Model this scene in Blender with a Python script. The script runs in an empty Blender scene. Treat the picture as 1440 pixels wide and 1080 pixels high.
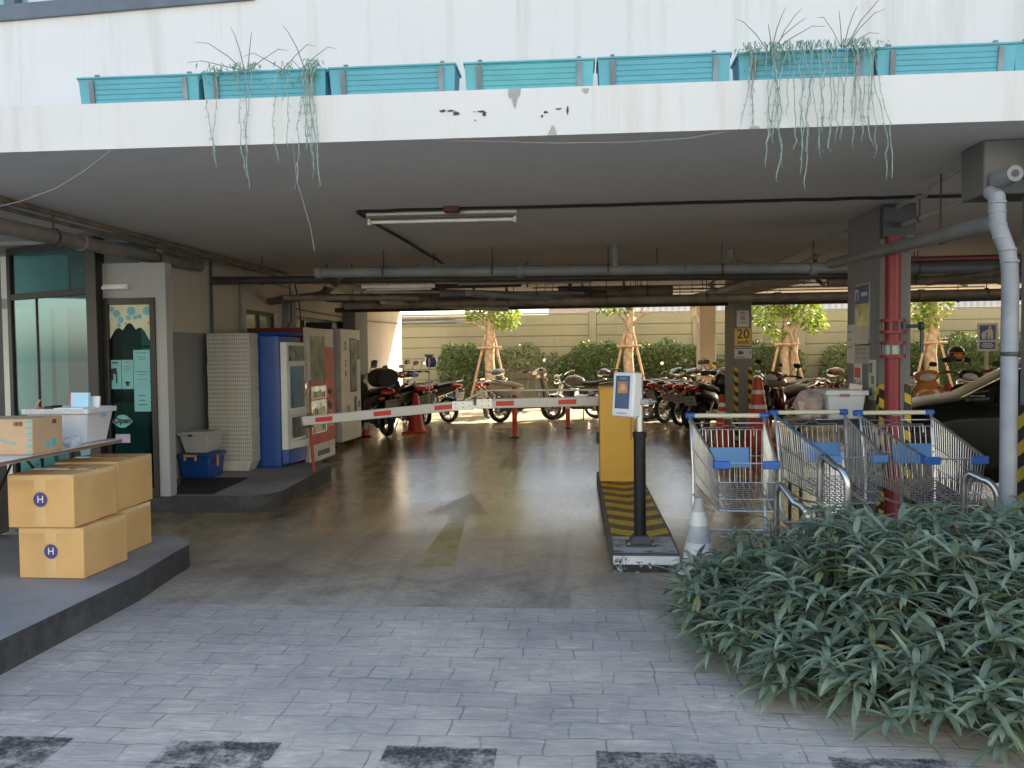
import bpy, math, random
from mathutils import Vector, Matrix
R = math.radians
rnd = random.Random(7)
sc = bpy.context.scene
COL = sc.collection

# ------------------------------------------------------------------ camera, sky, sun, exposure
CAM_H = 1.45
F_PX, PSI, TH, RHO = 1166.0, R(4.45), R(2.11), 0.011
_f = Vector((-math.sin(PSI)*math.cos(TH), math.cos(PSI)*math.cos(TH), -math.sin(TH)))
_r0 = Vector((math.cos(PSI), math.sin(PSI), 0)); _u0 = _r0.cross(_f)
_r = _r0*math.cos(RHO) - _u0*math.sin(RHO); _u = _u0*math.cos(RHO) + _r0*math.sin(RHO)
cam_d = bpy.data.cameras.new('camera'); cam = bpy.data.objects.new('camera', cam_d); COL.objects.link(cam)
cam_d.sensor_width = 36; cam_d.lens = 36*F_PX/1440; cam_d.clip_end = 3000; cam_d.clip_start = 0.05
m = Matrix(((_r.x, _u.x, -_f.x, 0), (_r.y, _u.y, -_f.y, 0), (_r.z, _u.z, -_f.z, CAM_H), (0, 0, 0, 1)))
cam.matrix_world = m; sc.camera = cam

SUN_EL, SUN_AZ = R(31), R(49)          # azimuth measured from +Y (straight ahead) towards +X
w = bpy.data.worlds.new('World'); sc.world = w; w.use_nodes = True
nt = w.node_tree; bg = nt.nodes['Background']
sky = nt.nodes.new('ShaderNodeTexSky'); sky.sky_type = 'NISHITA'; sky.sun_disc = False
sky.sun_elevation = SUN_EL; sky.sun_rotation = SUN_AZ; sky.air_density = 1.0; sky.dust_density = 2.0; sky.ozone_density = 1.0
nt.links.new(sky.outputs[0], bg.inputs[0]); bg.inputs[1].default_value = 0.065
sd = bpy.data.lights.new('sun', 'SUN'); sd.energy = 5.0; sd.angle = R(0.5); sd.color = (1.0, 0.83, 0.57)
so = bpy.data.objects.new('sun', sd); COL.objects.link(so)
sv = Vector((math.sin(SUN_AZ)*math.cos(SUN_EL), math.cos(SUN_AZ)*math.cos(SUN_EL), math.sin(SUN_EL)))
so.rotation_euler = sv.to_track_quat('Z', 'Y').to_euler(); so.location = sv*60
sc.view_settings.view_transform = 'Standard'; sc.view_settings.look = 'None'
sc.view_settings.exposure = 2.9; sc.view_settings.gamma = 1.0
sc.cycles.max_bounces = 12; sc.cycles.diffuse_bounces = 8; sc.cycles.glossy_bounces = 4
sc.cycles.sample_clamp_indirect = 6.0
sc.cycles.use_denoising = True

# ------------------------------------------------------------------ materials
MATS = {}
def mat(name, col, rough=0.6, metal=0.0, var=0.12, vscale=6.0, bump=0.0, bscale=40.0, alpha=1.0, trans=0.0, spec=0.5, coat=0.0, emit=0.0, transl=0.0, rvar=0.0):
    if name in MATS: return MATS[name]
    M = bpy.data.materials.new(name); M.use_nodes = True
    n = M.node_tree; b = n.nodes['Principled BSDF']; L = n.links
    tc = n.nodes.new('ShaderNodeTexCoord')
    nz = n.nodes.new('ShaderNodeTexNoise'); nz.inputs['Scale'].default_value = vscale; nz.inputs['Detail'].default_value = 5
    L.new(tc.outputs['Object'], nz.inputs['Vector'])
    rp = n.nodes.new('ShaderNodeValToRGB')
    lo = tuple(max(0, c*(1-var)) for c in col); hi = tuple(min(1, c*(1+var)) for c in col)
    rp.color_ramp.elements[0].position = 0.32; rp.color_ramp.elements[1].position = 0.68
    rp.color_ramp.elements[0].color = (*lo, 1); rp.color_ramp.elements[1].color = (*hi, 1)
    L.new(nz.outputs[0], rp.inputs[0]); L.new(rp.outputs[0], b.inputs['Base Color'])
    b.inputs['Roughness'].default_value = rough; b.inputs['Metallic'].default_value = metal
    b.inputs['Specular IOR Level'].default_value = spec
    if coat: b.inputs['Coat Weight'].default_value = coat; b.inputs['Coat Roughness'].default_value = 0.05
    if alpha < 1: b.inputs['Alpha'].default_value = alpha
    if trans: b.inputs['Transmission Weight'].default_value = trans
    if emit:
        L.new(rp.outputs[0], b.inputs['Emission Color']); b.inputs['Emission Strength'].default_value = emit
    if rvar:
        mr = n.nodes.new('ShaderNodeMapRange'); mr.inputs[3].default_value = max(0.02, rough-rvar); mr.inputs[4].default_value = min(1, rough+rvar)
        L.new(nz.outputs[0], mr.inputs[0]); L.new(mr.outputs[0], b.inputs['Roughness'])
    if bump:
        n2 = n.nodes.new('ShaderNodeTexNoise'); n2.inputs['Scale'].default_value = bscale; n2.inputs['Detail'].default_value = 6
        L.new(tc.outputs['Object'], n2.inputs['Vector'])
        bp = n.nodes.new('ShaderNodeBump'); bp.inputs['Strength'].default_value = bump; bp.inputs['Distance'].default_value = 0.01
        L.new(n2.outputs[0], bp.inputs['Height']); L.new(bp.outputs[0], b.inputs['Normal'])
    if transl:
        t = n.nodes.new('ShaderNodeBsdfTranslucent'); mx = n.nodes.new('ShaderNodeMixShader'); mx.inputs[0].default_value = transl
        L.new(rp.outputs[0], t.inputs[0]); L.new(b.outputs[0], mx.inputs[1]); L.new(t.outputs[0], mx.inputs[2])
        L.new(mx.outputs[0], n.nodes['Material Output'].inputs[0])
    MATS[name] = M; return M

def node_mat(name, fn):
    if name in MATS: return MATS[name]
    M = bpy.data.materials.new(name); M.use_nodes = True
    fn(M.node_tree, M.node_tree.nodes, M.node_tree.links, M.node_tree.nodes['Principled BSDF'])
    MATS[name] = M; return M

def ramp(N, pts):
    r = N.new('ShaderNodeValToRGB'); e = r.color_ramp.elements
    while len(e) < len(pts): e.new(0.5)
    for q, (p, c) in zip(e, pts):
        q.position = p; q.color = (*c, 1) if len(c) == 3 else c
    return r
def noise(N, L, src, scale, detail=6, rough=0.55, dist=0.0):
    q = N.new('ShaderNodeTexNoise'); q.inputs['Scale'].default_value = scale; q.inputs['Detail'].default_value = detail
    q.inputs['Roughness'].default_value = rough; q.inputs['Distortion'].default_value = dist
    L.new(src, q.inputs['Vector']); return q
def mixc(N, L, fac, a, b, mode='MIX'):
    q = N.new('ShaderNodeMix'); q.data_type = 'RGBA'; q.blend_type = mode
    for sock, v in ((q.inputs[0], fac), (q.inputs[6], a), (q.inputs[7], b)):
        if hasattr(v, 'links'): L.new(v, sock)
        elif isinstance(v, (int, float)): sock.default_value = v
        else: sock.default_value = (*v, 1)
    return q.outputs[2]
def math_n(N, L, op, a, b=0.0, c=None):
    q = N.new('ShaderNodeMath'); q.operation = op
    for i, v in enumerate((a, b) if c is None else (a, b, c)):
        if hasattr(v, 'links'): L.new(v, q.inputs[i])
        else: q.inputs[i].default_value = v
    return q.outputs[0]

def _paving(nt, N, L, b):
    g = N.new('ShaderNodeNewGeometry'); P = g.outputs['Position']
    ds = noise(N, L, P, 5.0, 3); mp = N.new('ShaderNodeVectorMath'); mp.operation = 'SCALE'; mp.inputs['Scale'].default_value = 0.06
    L.new(ds.outputs['Color'], mp.inputs[0])
    ad = N.new('ShaderNodeVectorMath'); L.new(P, ad.inputs[0]); L.new(mp.outputs[0], ad.inputs[1])
    br = N.new('ShaderNodeTexBrick'); L.new(ad.outputs[0], br.inputs['Vector'])
    br.offset = 0.43; br.squash = 0.78; br.squash_frequency = 3; br.offset_frequency = 2
    br.inputs['Scale'].default_value = 1.0; br.inputs['Brick Width'].default_value = 0.235; br.inputs['Row Height'].default_value = 0.135
    br.inputs['Mortar Size'].default_value = 0.005; br.inputs['Mortar Smooth'].default_value = 0.5; br.inputs['Bias'].default_value = -0.1
    br.inputs['Color1'].default_value = (0.545, 0.50, 0.435, 1); br.inputs['Color2'].default_value = (0.605, 0.55, 0.475, 1); br.inputs['Mortar'].default_value = (0.545, 0.50, 0.435, 1)
    jn = noise(N, L, P, 3.1, 4, 0.6); jr = ramp(N, [(0.38, (0.04, 0.04, 0.04)), (0.62, (1, 1, 1))]); L.new(jn.outputs[0], jr.inputs[0])
    bc = mixc(N, L, math_n(N, L, 'MULTIPLY', br.outputs['Fac'], jr.outputs[0]), br.outputs[0], (0.30, 0.295, 0.28))
    n1 = noise(N, L, P, 1.3, 7, 0.62); r1 = ramp(N, [(0.3, (0.72, 0.74, 0.8)), (0.7, (1.22, 1.17, 1.12))])
    L.new(n1.outputs[0], r1.inputs[0])
    c = mixc(N, L, 1.0, bc, r1.outputs[0], 'MULTIPLY')
    st = N.new('ShaderNodeMapping'); st.inputs['Scale'].default_value = (7, 30, 7); L.new(P, st.inputs[0])
    n2 = noise(N, L, st.outputs[0], 1.0, 8, 0.7, 1.2); r2 = ramp(N, [(0.38, (0.72, 0.72, 0.74)), (0.56, (1.0, 1.0, 1.0)), (0.72, (1.5, 1.45, 1.42))])
    L.new(n2.outputs[0], r2.inputs[0])
    c = mixc(N, L, 0.75, c, r2.outputs[0], 'MULTIPLY')
    n3 = noise(N, L, P, 0.55, 4, 0.5); r3 = ramp(N, [(0.42, (1, 1, 1)), (0.66, (0.66, 0.67, 0.69))]); L.new(n3.outputs[0], r3.inputs[0])
    c = mixc(N, L, 0.8, c, r3.outputs[0], 'MULTIPLY')
    sp = noise(N, L, P, 60, 3, 0.6); r4 = ramp(N, [(0.66, (1, 1, 1)), (0.76, (0.6, 0.6, 0.6))]); L.new(sp.outputs[0], r4.inputs[0])
    c = mixc(N, L, 0.6, c, r4.outputs[0], 'MULTIPLY')
    L.new(c, b.inputs['Base Color']); b.inputs['Roughness'].default_value = 0.62
    h = math_n(N, L, 'MULTIPLY_ADD', n2.outputs[0], 0.5, math_n(N, L, 'MULTIPLY', br.outputs['Fac'], -0.6))
    bp = N.new('ShaderNodeBump'); bp.inputs['Strength'].default_value = 0.5; bp.inputs['Distance'].default_value = 0.012
    L.new(h, bp.inputs['Height']); L.new(bp.outputs[0], b.inputs['Normal'])

def _garage(nt, N, L, b):
    g = N.new('ShaderNodeNewGeometry'); P = g.outputs['Position']
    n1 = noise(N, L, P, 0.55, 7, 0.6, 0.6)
    r1 = ramp(N, [(0.3, (0.14, 0.105, 0.06)), (0.5, (0.34, 0.25, 0.13)), (0.7, (0.46, 0.35, 0.20))]); L.new(n1.outputs[0], r1.inputs[0])  # golden brown tone raised to carry warm bounce light from the rear
    st = N.new('ShaderNodeMapping'); st.inputs['Scale'].default_value = (3.2, 0.35, 1); st.inputs['Rotation'].default_value = (0, 0, R(12)); L.new(P, st.inputs[0])
    n2 = noise(N, L, st.outputs[0], 1.0, 6, 0.6, 0.8); r2 = ramp(N, [(0.36, (0.6, 0.6, 0.62)), (0.56, (1.08, 1.06, 1.03))]); L.new(n2.outputs[0], r2.inputs[0])
    c = mixc(N, L, 0.8, r1.outputs[0], r2.outputs[0], 'MULTIPLY')
    n3 = noise(N, L, P, 22, 8, 0.7); r3 = ramp(N, [(0.35, (0.8, 0.8, 0.8)), (0.65, (1.15, 1.15, 1.15))]); L.new(n3.outputs[0], r3.inputs[0])
    c = mixc(N, L, 0.8, c, r3.outputs[0], 'MULTIPLY')
    n4 = noise(N, L, P, 3.4, 5, 0.65, 2.0); r4 = ramp(N, [(0.60, (1, 1, 1)), (0.70, (0.62, 0.6, 0.58))]); L.new(n4.outputs[0], r4.inputs[0])
    c = mixc(N, L, 0.8, c, r4.outputs[0], 'MULTIPLY')
    # worn, dusty concrete towards the open front edge
    sx = N.new('ShaderNodeSeparateXYZ'); L.new(P, sx.inputs[0])
    nn = math_n(N, L, 'MULTIPLY_ADD', n1.outputs[0], 2.6, sx.outputs[1])
    mr = N.new('ShaderNodeMapRange'); mr.inputs[1].default_value = 6.2; mr.inputs[2].default_value = 8.3; mr.inputs[3].default_value = 1; mr.inputs[4].default_value = 0
    L.new(nn, mr.inputs[0])
    dust = mixc(N, L, 1.0, (0.43, 0.385, 0.33), r3.outputs[0], 'MULTIPLY')
    dust = mixc(N, L, 0.55, dust, r2.outputs[0], 'MULTIPLY'); dust = mixc(N, L, 0.7, dust, r4.outputs[0], 'MULTIPLY')
    n5 = noise(N, L, P, 1.7, 6, 0.7, 1.0); r5 = ramp(N, [(0.36, (0.70, 0.69, 0.68)), (0.5, (1, 1, 1)), (0.66, (1.16, 1.14, 1.1))]); L.new(n5.outputs[0], r5.inputs[0])
    dust = mixc(N, L, 1.0, dust, r5.outputs[0], 'MULTIPLY'); c = mixc(N, L, 0.6, c, r5.outputs[0], 'MULTIPLY')
    oil = noise(N, L, P, 5.5, 3, 0.5); ro_ = ramp(N, [(0.70, (1, 1, 1)), (0.76, (0.55, 0.53, 0.5))]); L.new(oil.outputs[0], ro_.inputs[0])
    dust = mixc(N, L, 0.9, dust, ro_.outputs[0], 'MULTIPLY')
    c = mixc(N, L, math_n(N, L, 'MULTIPLY', mr.outputs[0], 0.85), c, dust)
    L.new(c, b.inputs['Base Color'])
    m2 = N.new('ShaderNodeMapRange'); m2.inputs[1].default_value = 15.0; m2.inputs[2].default_value = 16.6; L.new(sx.outputs[1], m2.inputs[0])  # paler rear floor: sunlit brightness put into the colour
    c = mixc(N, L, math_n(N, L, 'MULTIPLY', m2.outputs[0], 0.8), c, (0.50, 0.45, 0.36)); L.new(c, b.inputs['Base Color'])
    rr = N.new('ShaderNodeMapRange'); rr.inputs[3].default_value = 0.10; rr.inputs[4].default_value = 0.30; L.new(n1.outputs[0], rr.inputs[0])
    ro = math_n(N, L, 'MULTIPLY_ADD', mr.outputs[0], 0.32, rr.outputs[0])
    L.new(ro, b.inputs['Roughness'])
    bp = N.new('ShaderNodeBump'); bp.inputs['Strength'].default_value = 0.12; bp.inputs['Distance'].default_value = 0.01
    L.new(n3.outputs[0], bp.inputs['Height']); L.new(bp.outputs[0], b.inputs['Normal'])

def worn(name, paint, under, thr=0.5, scale=18, width=0.06, rough=0.6, cut=False, amax=1.0):
    """paint flaking off: either shows 'under' or, with cut, the surface it lies on"""
    def fn(nt, N, L, b):
        tc = N.new('ShaderNodeNewGeometry'); n1 = noise(N, L, tc.outputs['Position'], scale, 8, 0.72)
        n0 = noise(N, L, tc.outputs['Position'], scale*0.14, 3, 0.6)
        s = math_n(N, L, 'MULTIPLY_ADD', n0.outputs[0], 0.9, n1.outputs[0])
        r = ramp(N, [(max(0, (thr+0.45-width)/2), (0, 0, 0)), ((thr+0.45+width)/2, (1, 1, 1))]); L.new(math_n(N, L, 'MULTIPLY', s, 0.5), r.inputs[0])
        n2 = noise(N, L, tc.outputs['Position'], 7, 5); r2 = ramp(N, [(0.3, (0.8, 0.8, 0.8)), (0.7, (1.1, 1.1, 1.1))]); L.new(n2.outputs[0], r2.inputs[0])
        b.inputs['Roughness'].default_value = rough
        if cut:
            L.new(mixc(N, L, 1.0, paint, r2.outputs[0], 'MULTIPLY'), b.inputs['Base Color'])
            L.new(math_n(N, L, 'MULTIPLY', r.outputs[0], amax), b.inputs['Alpha'])
        else:
            L.new(mixc(N, L, 1.0, mixc(N, L, r.outputs[0], under, paint), r2.outputs[0], 'MULTIPLY'), b.inputs['Base Color'])
    return node_mat(name, fn)

def _wall(col, stain=0.5):
    def fn(nt, N, L, b):
        g = N.new('ShaderNodeNewGeometry'); P = g.outputs['Position']
        n1 = noise(N, L, P, 1.1, 5, 0.5); r1 = ramp(N, [(0.3, tuple(c*0.93 for c in col)), (0.7, col)]); L.new(n1.outputs[0], r1.inputs[0])
        st = N.new('ShaderNodeMapping'); st.inputs['Scale'].default_value = (5.5, 5.5, 0.35); L.new(P, st.inputs[0])
        n2 = noise(N, L, st.outputs[0], 1.0, 6, 0.65); r2 = ramp(N, [(0.52, (1, 1, 1)), (0.74, (0.80, 0.76, 0.68))]); L.new(n2.outputs[0], r2.inputs[0])
        L.new(mixc(N, L, stain, r1.outputs[0], r2.outputs[0], 'MULTIPLY'), b.inputs['Base Color']); b.inputs['Roughness'].default_value = 0.75
        n3 = noise(N, L, P, 30, 5); bp = N.new('ShaderNodeBump'); bp.inputs['Strength'].default_value = 0.08; bp.inputs['Distance'].default_value = 0.01
        L.new(n3.outputs[0], bp.inputs['Height']); L.new(bp.outputs[0], b.inputs['Normal'])
    return fn

def stripes(name, c1, c2, period, slope, axis_run, axis_across, centre=None, rough=0.55, wear=0.5):
    """diagonal (or, with centre, chevron) stripes in world space: run axis + slope*across"""
    def fn(nt, N, L, b):
        g = N.new('ShaderNodeNewGeometry'); sx = N.new('ShaderNodeSeparateXYZ'); L.new(g.outputs['Position'], sx.inputs[0])
        a = sx.outputs[axis_across]
        if centre is not None: a = math_n(N, L, 'ABSOLUTE', math_n(N, L, 'SUBTRACT', a, centre))
        t = math_n(N, L, 'MULTIPLY_ADD', a, slope, sx.outputs[axis_run])
        fr = math_n(N, L, 'FRACT', math_n(N, L, 'DIVIDE', t, period))
        s = math_n(N, L, 'GREATER_THAN', fr, 0.5)
        n1 = noise(N, L, g.outputs['Position'], 14, 6, 0.7); r = ramp(N, [(0.35, (1-wear,)*3), (0.62, (1.05,)*3)]); L.new(n1.outputs[0], r.inputs[0])
        L.new(mixc(N, L, 1.0, mixc(N, L, s, c1, c2), r.outputs[0], 'MULTIPLY'), b.inputs['Base Color']); b.inputs['Roughness'].default_value = rough
    return node_mat(name, fn)

# ------------------------------------------------------------------ mesh builder
class MB:
    def __init__(s, origin=(0, 0, 0)):
        s.v = []; s.f = []; s.mi = []; s.o = Vector(origin); s.M = Matrix.Identity(4)
    def add(s, vs, fs, mi=0):
        k = len(s.v)
        s.v += [s.M @ Vector(p) - s.o for p in vs]; s.f += [tuple(i+k for i in q) for q in fs]; s.mi += [mi]*len(fs)
        return s
    def bx(s, x0, y0, z0, x1, y1, z1, mi=0):
        return s.add([(x0,y0,z0),(x1,y0,z0),(x1,y1,z0),(x0,y1,z0),(x0,y0,z1),(x1,y0,z1),(x1,y1,z1),(x0,y1,z1)],
                     [(3,2,1,0),(4,5,6,7),(0,1,5,4),(1,2,6,5),(2,3,7,6),(3,0,4,7)], mi)
    def taper(s, x0, y0, x1, y1, z0, X0, Y0, X1, Y1, z1, mi=0, open_top=False):
        fs = [(3,2,1,0),(0,1,5,4),(1,2,6,5),(2,3,7,6),(3,0,4,7)]
        if not open_top: fs.append((4,5,6,7))
        return s.add([(x0,y0,z0),(x1,y0,z0),(x1,y1,z0),(x0,y1,z0),(X0,Y0,z1),(X1,Y0,z1),(X1,Y1,z1),(X0,Y1,z1)], fs, mi)
    def prism(s, poly, z0, z1, mi=0, axis='z'):
        n = len(poly)
        def P(a, b, c): return {'z': (a, b, c), 'y': (a, c, b), 'x': (c, a, b)}[axis]
        vs = [P(a, b, z0) for a, b in poly] + [P(a, b, z1) for a, b in poly]
        fs = [tuple(range(n-1, -1, -1)), tuple(range(n, 2*n))] + [(i, (i+1) % n, n+(i+1) % n, n+i) for i in range(n)]
        return s.add(vs, fs, mi)
    def tube(s, pts, r, n=8, mi=0, closed=False, caps=True):
        pts = [Vector(p) for p in pts]; N = len(pts); rs = r if isinstance(r, (list, tuple)) else [r]*N
        vs = []; up = None
        for i, p in enumerate(pts):
            a = pts[(i-1) % N] if (closed or i > 0) else p; b = pts[(i+1) % N] if (closed or i < N-1) else p
            d = (b-a)
            if d.length < 1e-9: d = Vector((0, 0, 1))
            d.normalize()
            if up is None:
                up = Vector((0, 0, 1)) if abs(d.z) < 0.9 else Vector((1, 0, 0))
            x = up.cross(d)
            if x.length < 1e-6: x = Vector((1, 0, 0)).cross(d)
            x.normalize(); y = d.cross(x); up = y
            for k in range(n):
                t = 2*math.pi*k/n; vs.append(p + (x*math.cos(t) + y*math.sin(t))*rs[i])
        fs = []
        for i in range(N if closed else N-1):
            j = (i+1) % N
            for k in range(n): fs.append((i*n+k, i*n+(k+1) % n, j*n+(k+1) % n, j*n+k))
        if caps and not closed:
            fs.append(tuple(range(n-1, -1, -1))); fs.append(tuple((N-1)*n+k for k in range(n)))
        return s.add(vs, fs, mi)
    def lathe(s, prof, c=(0, 0, 0), n=20, axis='z', mi=0):
        vs = []; N = len(prof)
        for r, h in prof:
            for k in range(n):
                t = 2*math.pi*k/n; a, b = r*math.cos(t), r*math.sin(t)
                p = {'z': (a, b, h), 'y': (a, h, b), 'x': (h, a, b)}[axis]
                vs.append((p[0]+c[0], p[1]+c[1], p[2]+c[2]))
        fs = []
        for i in range(N-1):
            for k in range(n): fs.append((i*n+k, i*n+(k+1) % n, (i+1)*n+(k+1) % n, (i+1)*n+k))
        fs.append(tuple(range(n-1, -1, -1))); fs.append(tuple((N-1)*n+k for k in range(n)))
        return s.add(vs, fs, mi)
    def loft(s, secs, axis='x', n=14, e=2.6, mi=0):
        """secs: (pos along axis, centre (a,b), half a, half b); superellipse sections"""
        vs = []; N = len(secs)
        for (t, (ca, cb), ha, hb) in secs:
            for k in range(n):
                q = 2*math.pi*k/n; c, si = math.cos(q), math.sin(q)
                a = ca + ha*math.copysign(abs(c)**(2/e), c); b = cb + hb*math.copysign(abs(si)**(2/e), si)
                vs.append({'x': (t, a, b), 'y': (a, t, b), 'z': (a, b, t)}[axis])
        fs = []
        for i in range(N-1):
            for k in range(n): fs.append((i*n+k, i*n+(k+1) % n, (i+1)*n+(k+1) % n, (i+1)*n+k))
        fs.append(tuple(range(n-1, -1, -1))); fs.append(tuple((N-1)*n+k for k in range(n)))
        return s.add(vs, fs, mi)
    def ball(s, c, rx, ry=None, rz=None, n=14, m_=8, mi=0):
        ry = rx if ry is None else ry; rz = rx if rz is None else rz
        vs = []; fs = []
        for i in range(m_+1):
            a = math.pi*i/m_ - math.pi/2
            for k in range(n):
                t = 2*math.pi*k/n; vs.append((c[0]+rx*math.cos(a)*math.cos(t), c[1]+ry*math.cos(a)*math.sin(t), c[2]+rz*math.sin(a)))
        for i in range(m_):
            for k in range(n): fs.append((i*n+k, i*n+(k+1) % n, (i+1)*n+(k+1) % n, (i+1)*n+k))
        return s.add(vs, fs, mi)
    def quad(s, a, b, c, d, mi=0): return s.add([a, b, c, d], [(0, 1, 2, 3)], mi)
    def text(s, txt, size, M, mi=0, depth=0.0, bold=0.0, align='CENTER'):
        cu = bpy.data.curves.new('t', 'FONT'); cu.body = txt; cu.size = size; cu.align_x = align; cu.align_y = 'CENTER'; cu.offset = bold; cu.extrude = depth; cu.resolution_u = 3
        o = bpy.data.objects.new('t', cu); me = bpy.data.meshes.new_from_object(o)
        s.add([M @ v.co for v in me.vertices], [tuple(p.vertices) for p in me.polygons], mi)
        bpy.data.objects.remove(o); bpy.data.curves.remove(cu); bpy.data.meshes.remove(me); return s

def front(x, y, z, rz=0):            # text/plate frame facing -Y, turned by rz about Z
    return Matrix.Translation((x, y, z)) @ Matrix.Rotation(rz, 4, 'Z') @ Matrix.Rotation(R(90), 4, 'X')

def build(name, mb, mats, parent=None, bevel=0.0, smooth=True, angle=38, seg=2, loc=None):
    if not isinstance(mats, (list, tuple)): mats = [mats]
    me = bpy.data.meshes.new(name); me.from_pydata([tuple(v) for v in mb.v], [], mb.f)
    for q in mats: me.materials.append(q)
    if len(mats) > 1: me.polygons.foreach_set('material_index', mb.mi)
    me.update(); 
    if smooth:
        me.polygons.foreach_set('use_smooth', [True]*len(me.polygons)); me.set_sharp_from_angle(angle=R(angle))
    o = bpy.data.objects.new(name, me); COL.objects.link(o)
    if parent is not None: o.parent = parent
    if loc is not None: o.location = loc
    if bevel:
        b = o.modifiers.new('bevel', 'BEVEL'); b.width = bevel; b.segments = seg; b.limit_method = 'ANGLE'; b.angle_limit = R(40); b.use_clamp_overlap = True
    return o
def thing(name, label, cat, loc=(0, 0, 0), rz=0, group=None):
    o = bpy.data.objects.new(name, None); o.empty_display_size = 0.1; COL.objects.link(o); o.location = loc; o.rotation_euler = (0, 0, rz)
    o['label'] = label; o['category'] = cat
    if group: o['group'] = group
    return o
def tag(o, label, cat, group=None):
    o['label'] = label; o['category'] = cat
    if group: o['group'] = group
    return o
def struct(name, mb, m_, **k):
    o = build(name, mb, m_, **k); o['kind'] = 'structure'; return o

white_wall = node_mat('white_render', _wall((0.66, 0.665, 0.66), 0.8))
soffit_m = node_mat('grey_soffit', _wall((0.66, 0.65, 0.63), 0.35))
cream_wall = node_mat('cream_wall', _wall((0.58, 0.53, 0.46), 0.6))
grey_col = node_mat('grey_column_paint', _wall((0.20, 0.20, 0.205), 0.6))
tan_col = node_mat('tan_column_paint', _wall((0.34, 0.28, 0.22), 0.5))
fence_m = node_mat('fence_concrete', _wall((0.235, 0.215, 0.135), 0.6))
room_wall = node_mat('shop_grey_wall', _wall((0.36, 0.37, 0.38), 0.3))
# ------------------------------------------------------------------ ground, paving, kerbs
g = MB().quad((-400, -400, -0.02), (400, -400, -0.02), (400, 400, -0.02), (-400, 400, -0.02))
struct('ground', g, mat('ground_asphalt', (0.07, 0.068, 0.065), 0.85, var=0.25))
g = MB().quad((-14, 4.66, 0), (18, 4.66, 0), (18, 22.6, 0), (-14, 22.6, 0))
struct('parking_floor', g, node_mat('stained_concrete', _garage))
g = MB().quad((-14, 2.2, 0), (18, 2.2, 0), (18, 4.66, 0), (-14, 4.66, 0))
struct('paving', g, node_mat('stamped_concrete', _paving))
g = MB().quad((-60, -17, -0.012), (60, -17, -0.012), (60, 2.2, -0.012), (-60, 2.2, -0.012))
struct('road', g, mat('road_asphalt', (0.18, 0.18, 0.185), 0.85, var=0.2, bump=0.3))
bw = worn('worn_black_kerb_paint', (0.04, 0.043, 0.05), (0.3, 0.3, 0.31), 0.50, 55, 0.14, 0.7, cut=True, amax=.8)
g = MB()
for x0, x1 in ((-2.9, -1.92), (-1.53, -1.11), (-0.71, -0.30), (0.06, 0.48), (0.88, 1.32)):
    n = 8; top = [(x0+(x1-x0)*i/n, 2.975+rnd.uniform(-.006, .006)) for i in range(n+1)]
    g.add([(x, y, 0.004) for x, y in top] + [(x1, 2.3, 0.004), (x0, 2.3, 0.004)], [tuple(range(n+2, -1, -1))])
struct('kerb_paint', g, bw, smooth=False)

def arc(cx, cy, r, a0, a1, n=10): return [(cx+r*math.cos(R(a0+(a1-a0)*i/n)), cy+r*math.sin(R(a0+(a1-a0)*i/n))) for i in range(n+1)]
plat_m = mat('kerb_top_concrete', (0.25, 0.245, 0.245), 0.7, var=0.25, vscale=1.5, bump=0.25, rvar=0.12)
kerb_m = worn('kerb_face', (0.035, 0.034, 0.033), (0.10, 0.10, 0.10), 0.42, 14, 0.2, 0.75)
def platform(name, poly, z):
    s = MB(); n = len(poly)
    s.add([(x, y, z) for x, y in poly], [tuple(range(n))], 0)
    s.add([(x, y, -.01) for x, y in poly] + [(x, y, z) for x, y in poly], [(i, (i+1) % n, n+(i+1) % n, n+i) for i in range(n)], 1)
    o = struct(name, s, [plat_m, kerb_m], bevel=0.02, seg=3)
platform('pavement', [(-14, 0.5), (-2.66, 0.5), (-2.65, 3.5), (-2.61, 4.7), (-2.66, 5.25)] + arc(-3.02, 5.38, 0.36, 10, 90, 8) + [(-14, 5.78)], 0.16)
platform('shop_step', [(-14, 7.36), (-3.2, 7.42)] + arc(-3.12, 7.74, 0.3, -80, 0, 8) + [(-2.86, 8.6), (-2.90, 9.3)] + arc(-3.15, 9.5, 0.26, 0, 90, 6) + [(-14, 9.9)], 0.16)
g = MB().add([(-3.78, 7.47, .166), (-3.40, 7.47, .166), (-3.46, 8.52, .166), (-4.2, 8.52, .166)], [(0, 1, 2, 3)])  # flat dark sheet laid on the step top
tag(build('dark_sheet', g, mat('black_sheet', (0.012, 0.013, 0.015), 0.8, bump=0.3)), 'flat dark sheet lying on the shop step by the glass door', 'mat')
# faded arrow painted on the floor
g = MB()
g.add([(-1.12, 5.5, .004), (-0.84, 5.58, .004), (-0.89, 6.12, .004), (-1.11, 6.05, .004)], [(0, 1, 2, 3)])
g.add([(-1.11, 6.05, .004), (-0.89, 6.12, .004), (-0.96, 7.0, .004), (-1.12, 7.0, .004)], [(0, 1, 2, 3)])
struct('arrow_shaft', g, worn('faded_yellow_paint', (0.55, 0.46, 0.03), (0, 0, 0), 0.5, 9, 0.28, 0.6, cut=True, amax=.62), smooth=False)
g = MB().add([(-1.12, 7.0, .005), (-0.96, 7.0, .005), (-0.98, 7.38, .005), (-0.80, 7.38, .005), (-1.10, 8.55, .005), (-1.40, 7.38, .005), (-1.16, 7.38, .005)], [(0, 1, 2, 3, 4, 5, 6)])
struct('arrow_head', g, worn('faded_dark_paint', (0.07, 0.066, 0.06), (0, 0, 0), 0.42, 9, 0.3, 0.6, cut=True, amax=.28), smooth=False)
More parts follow.
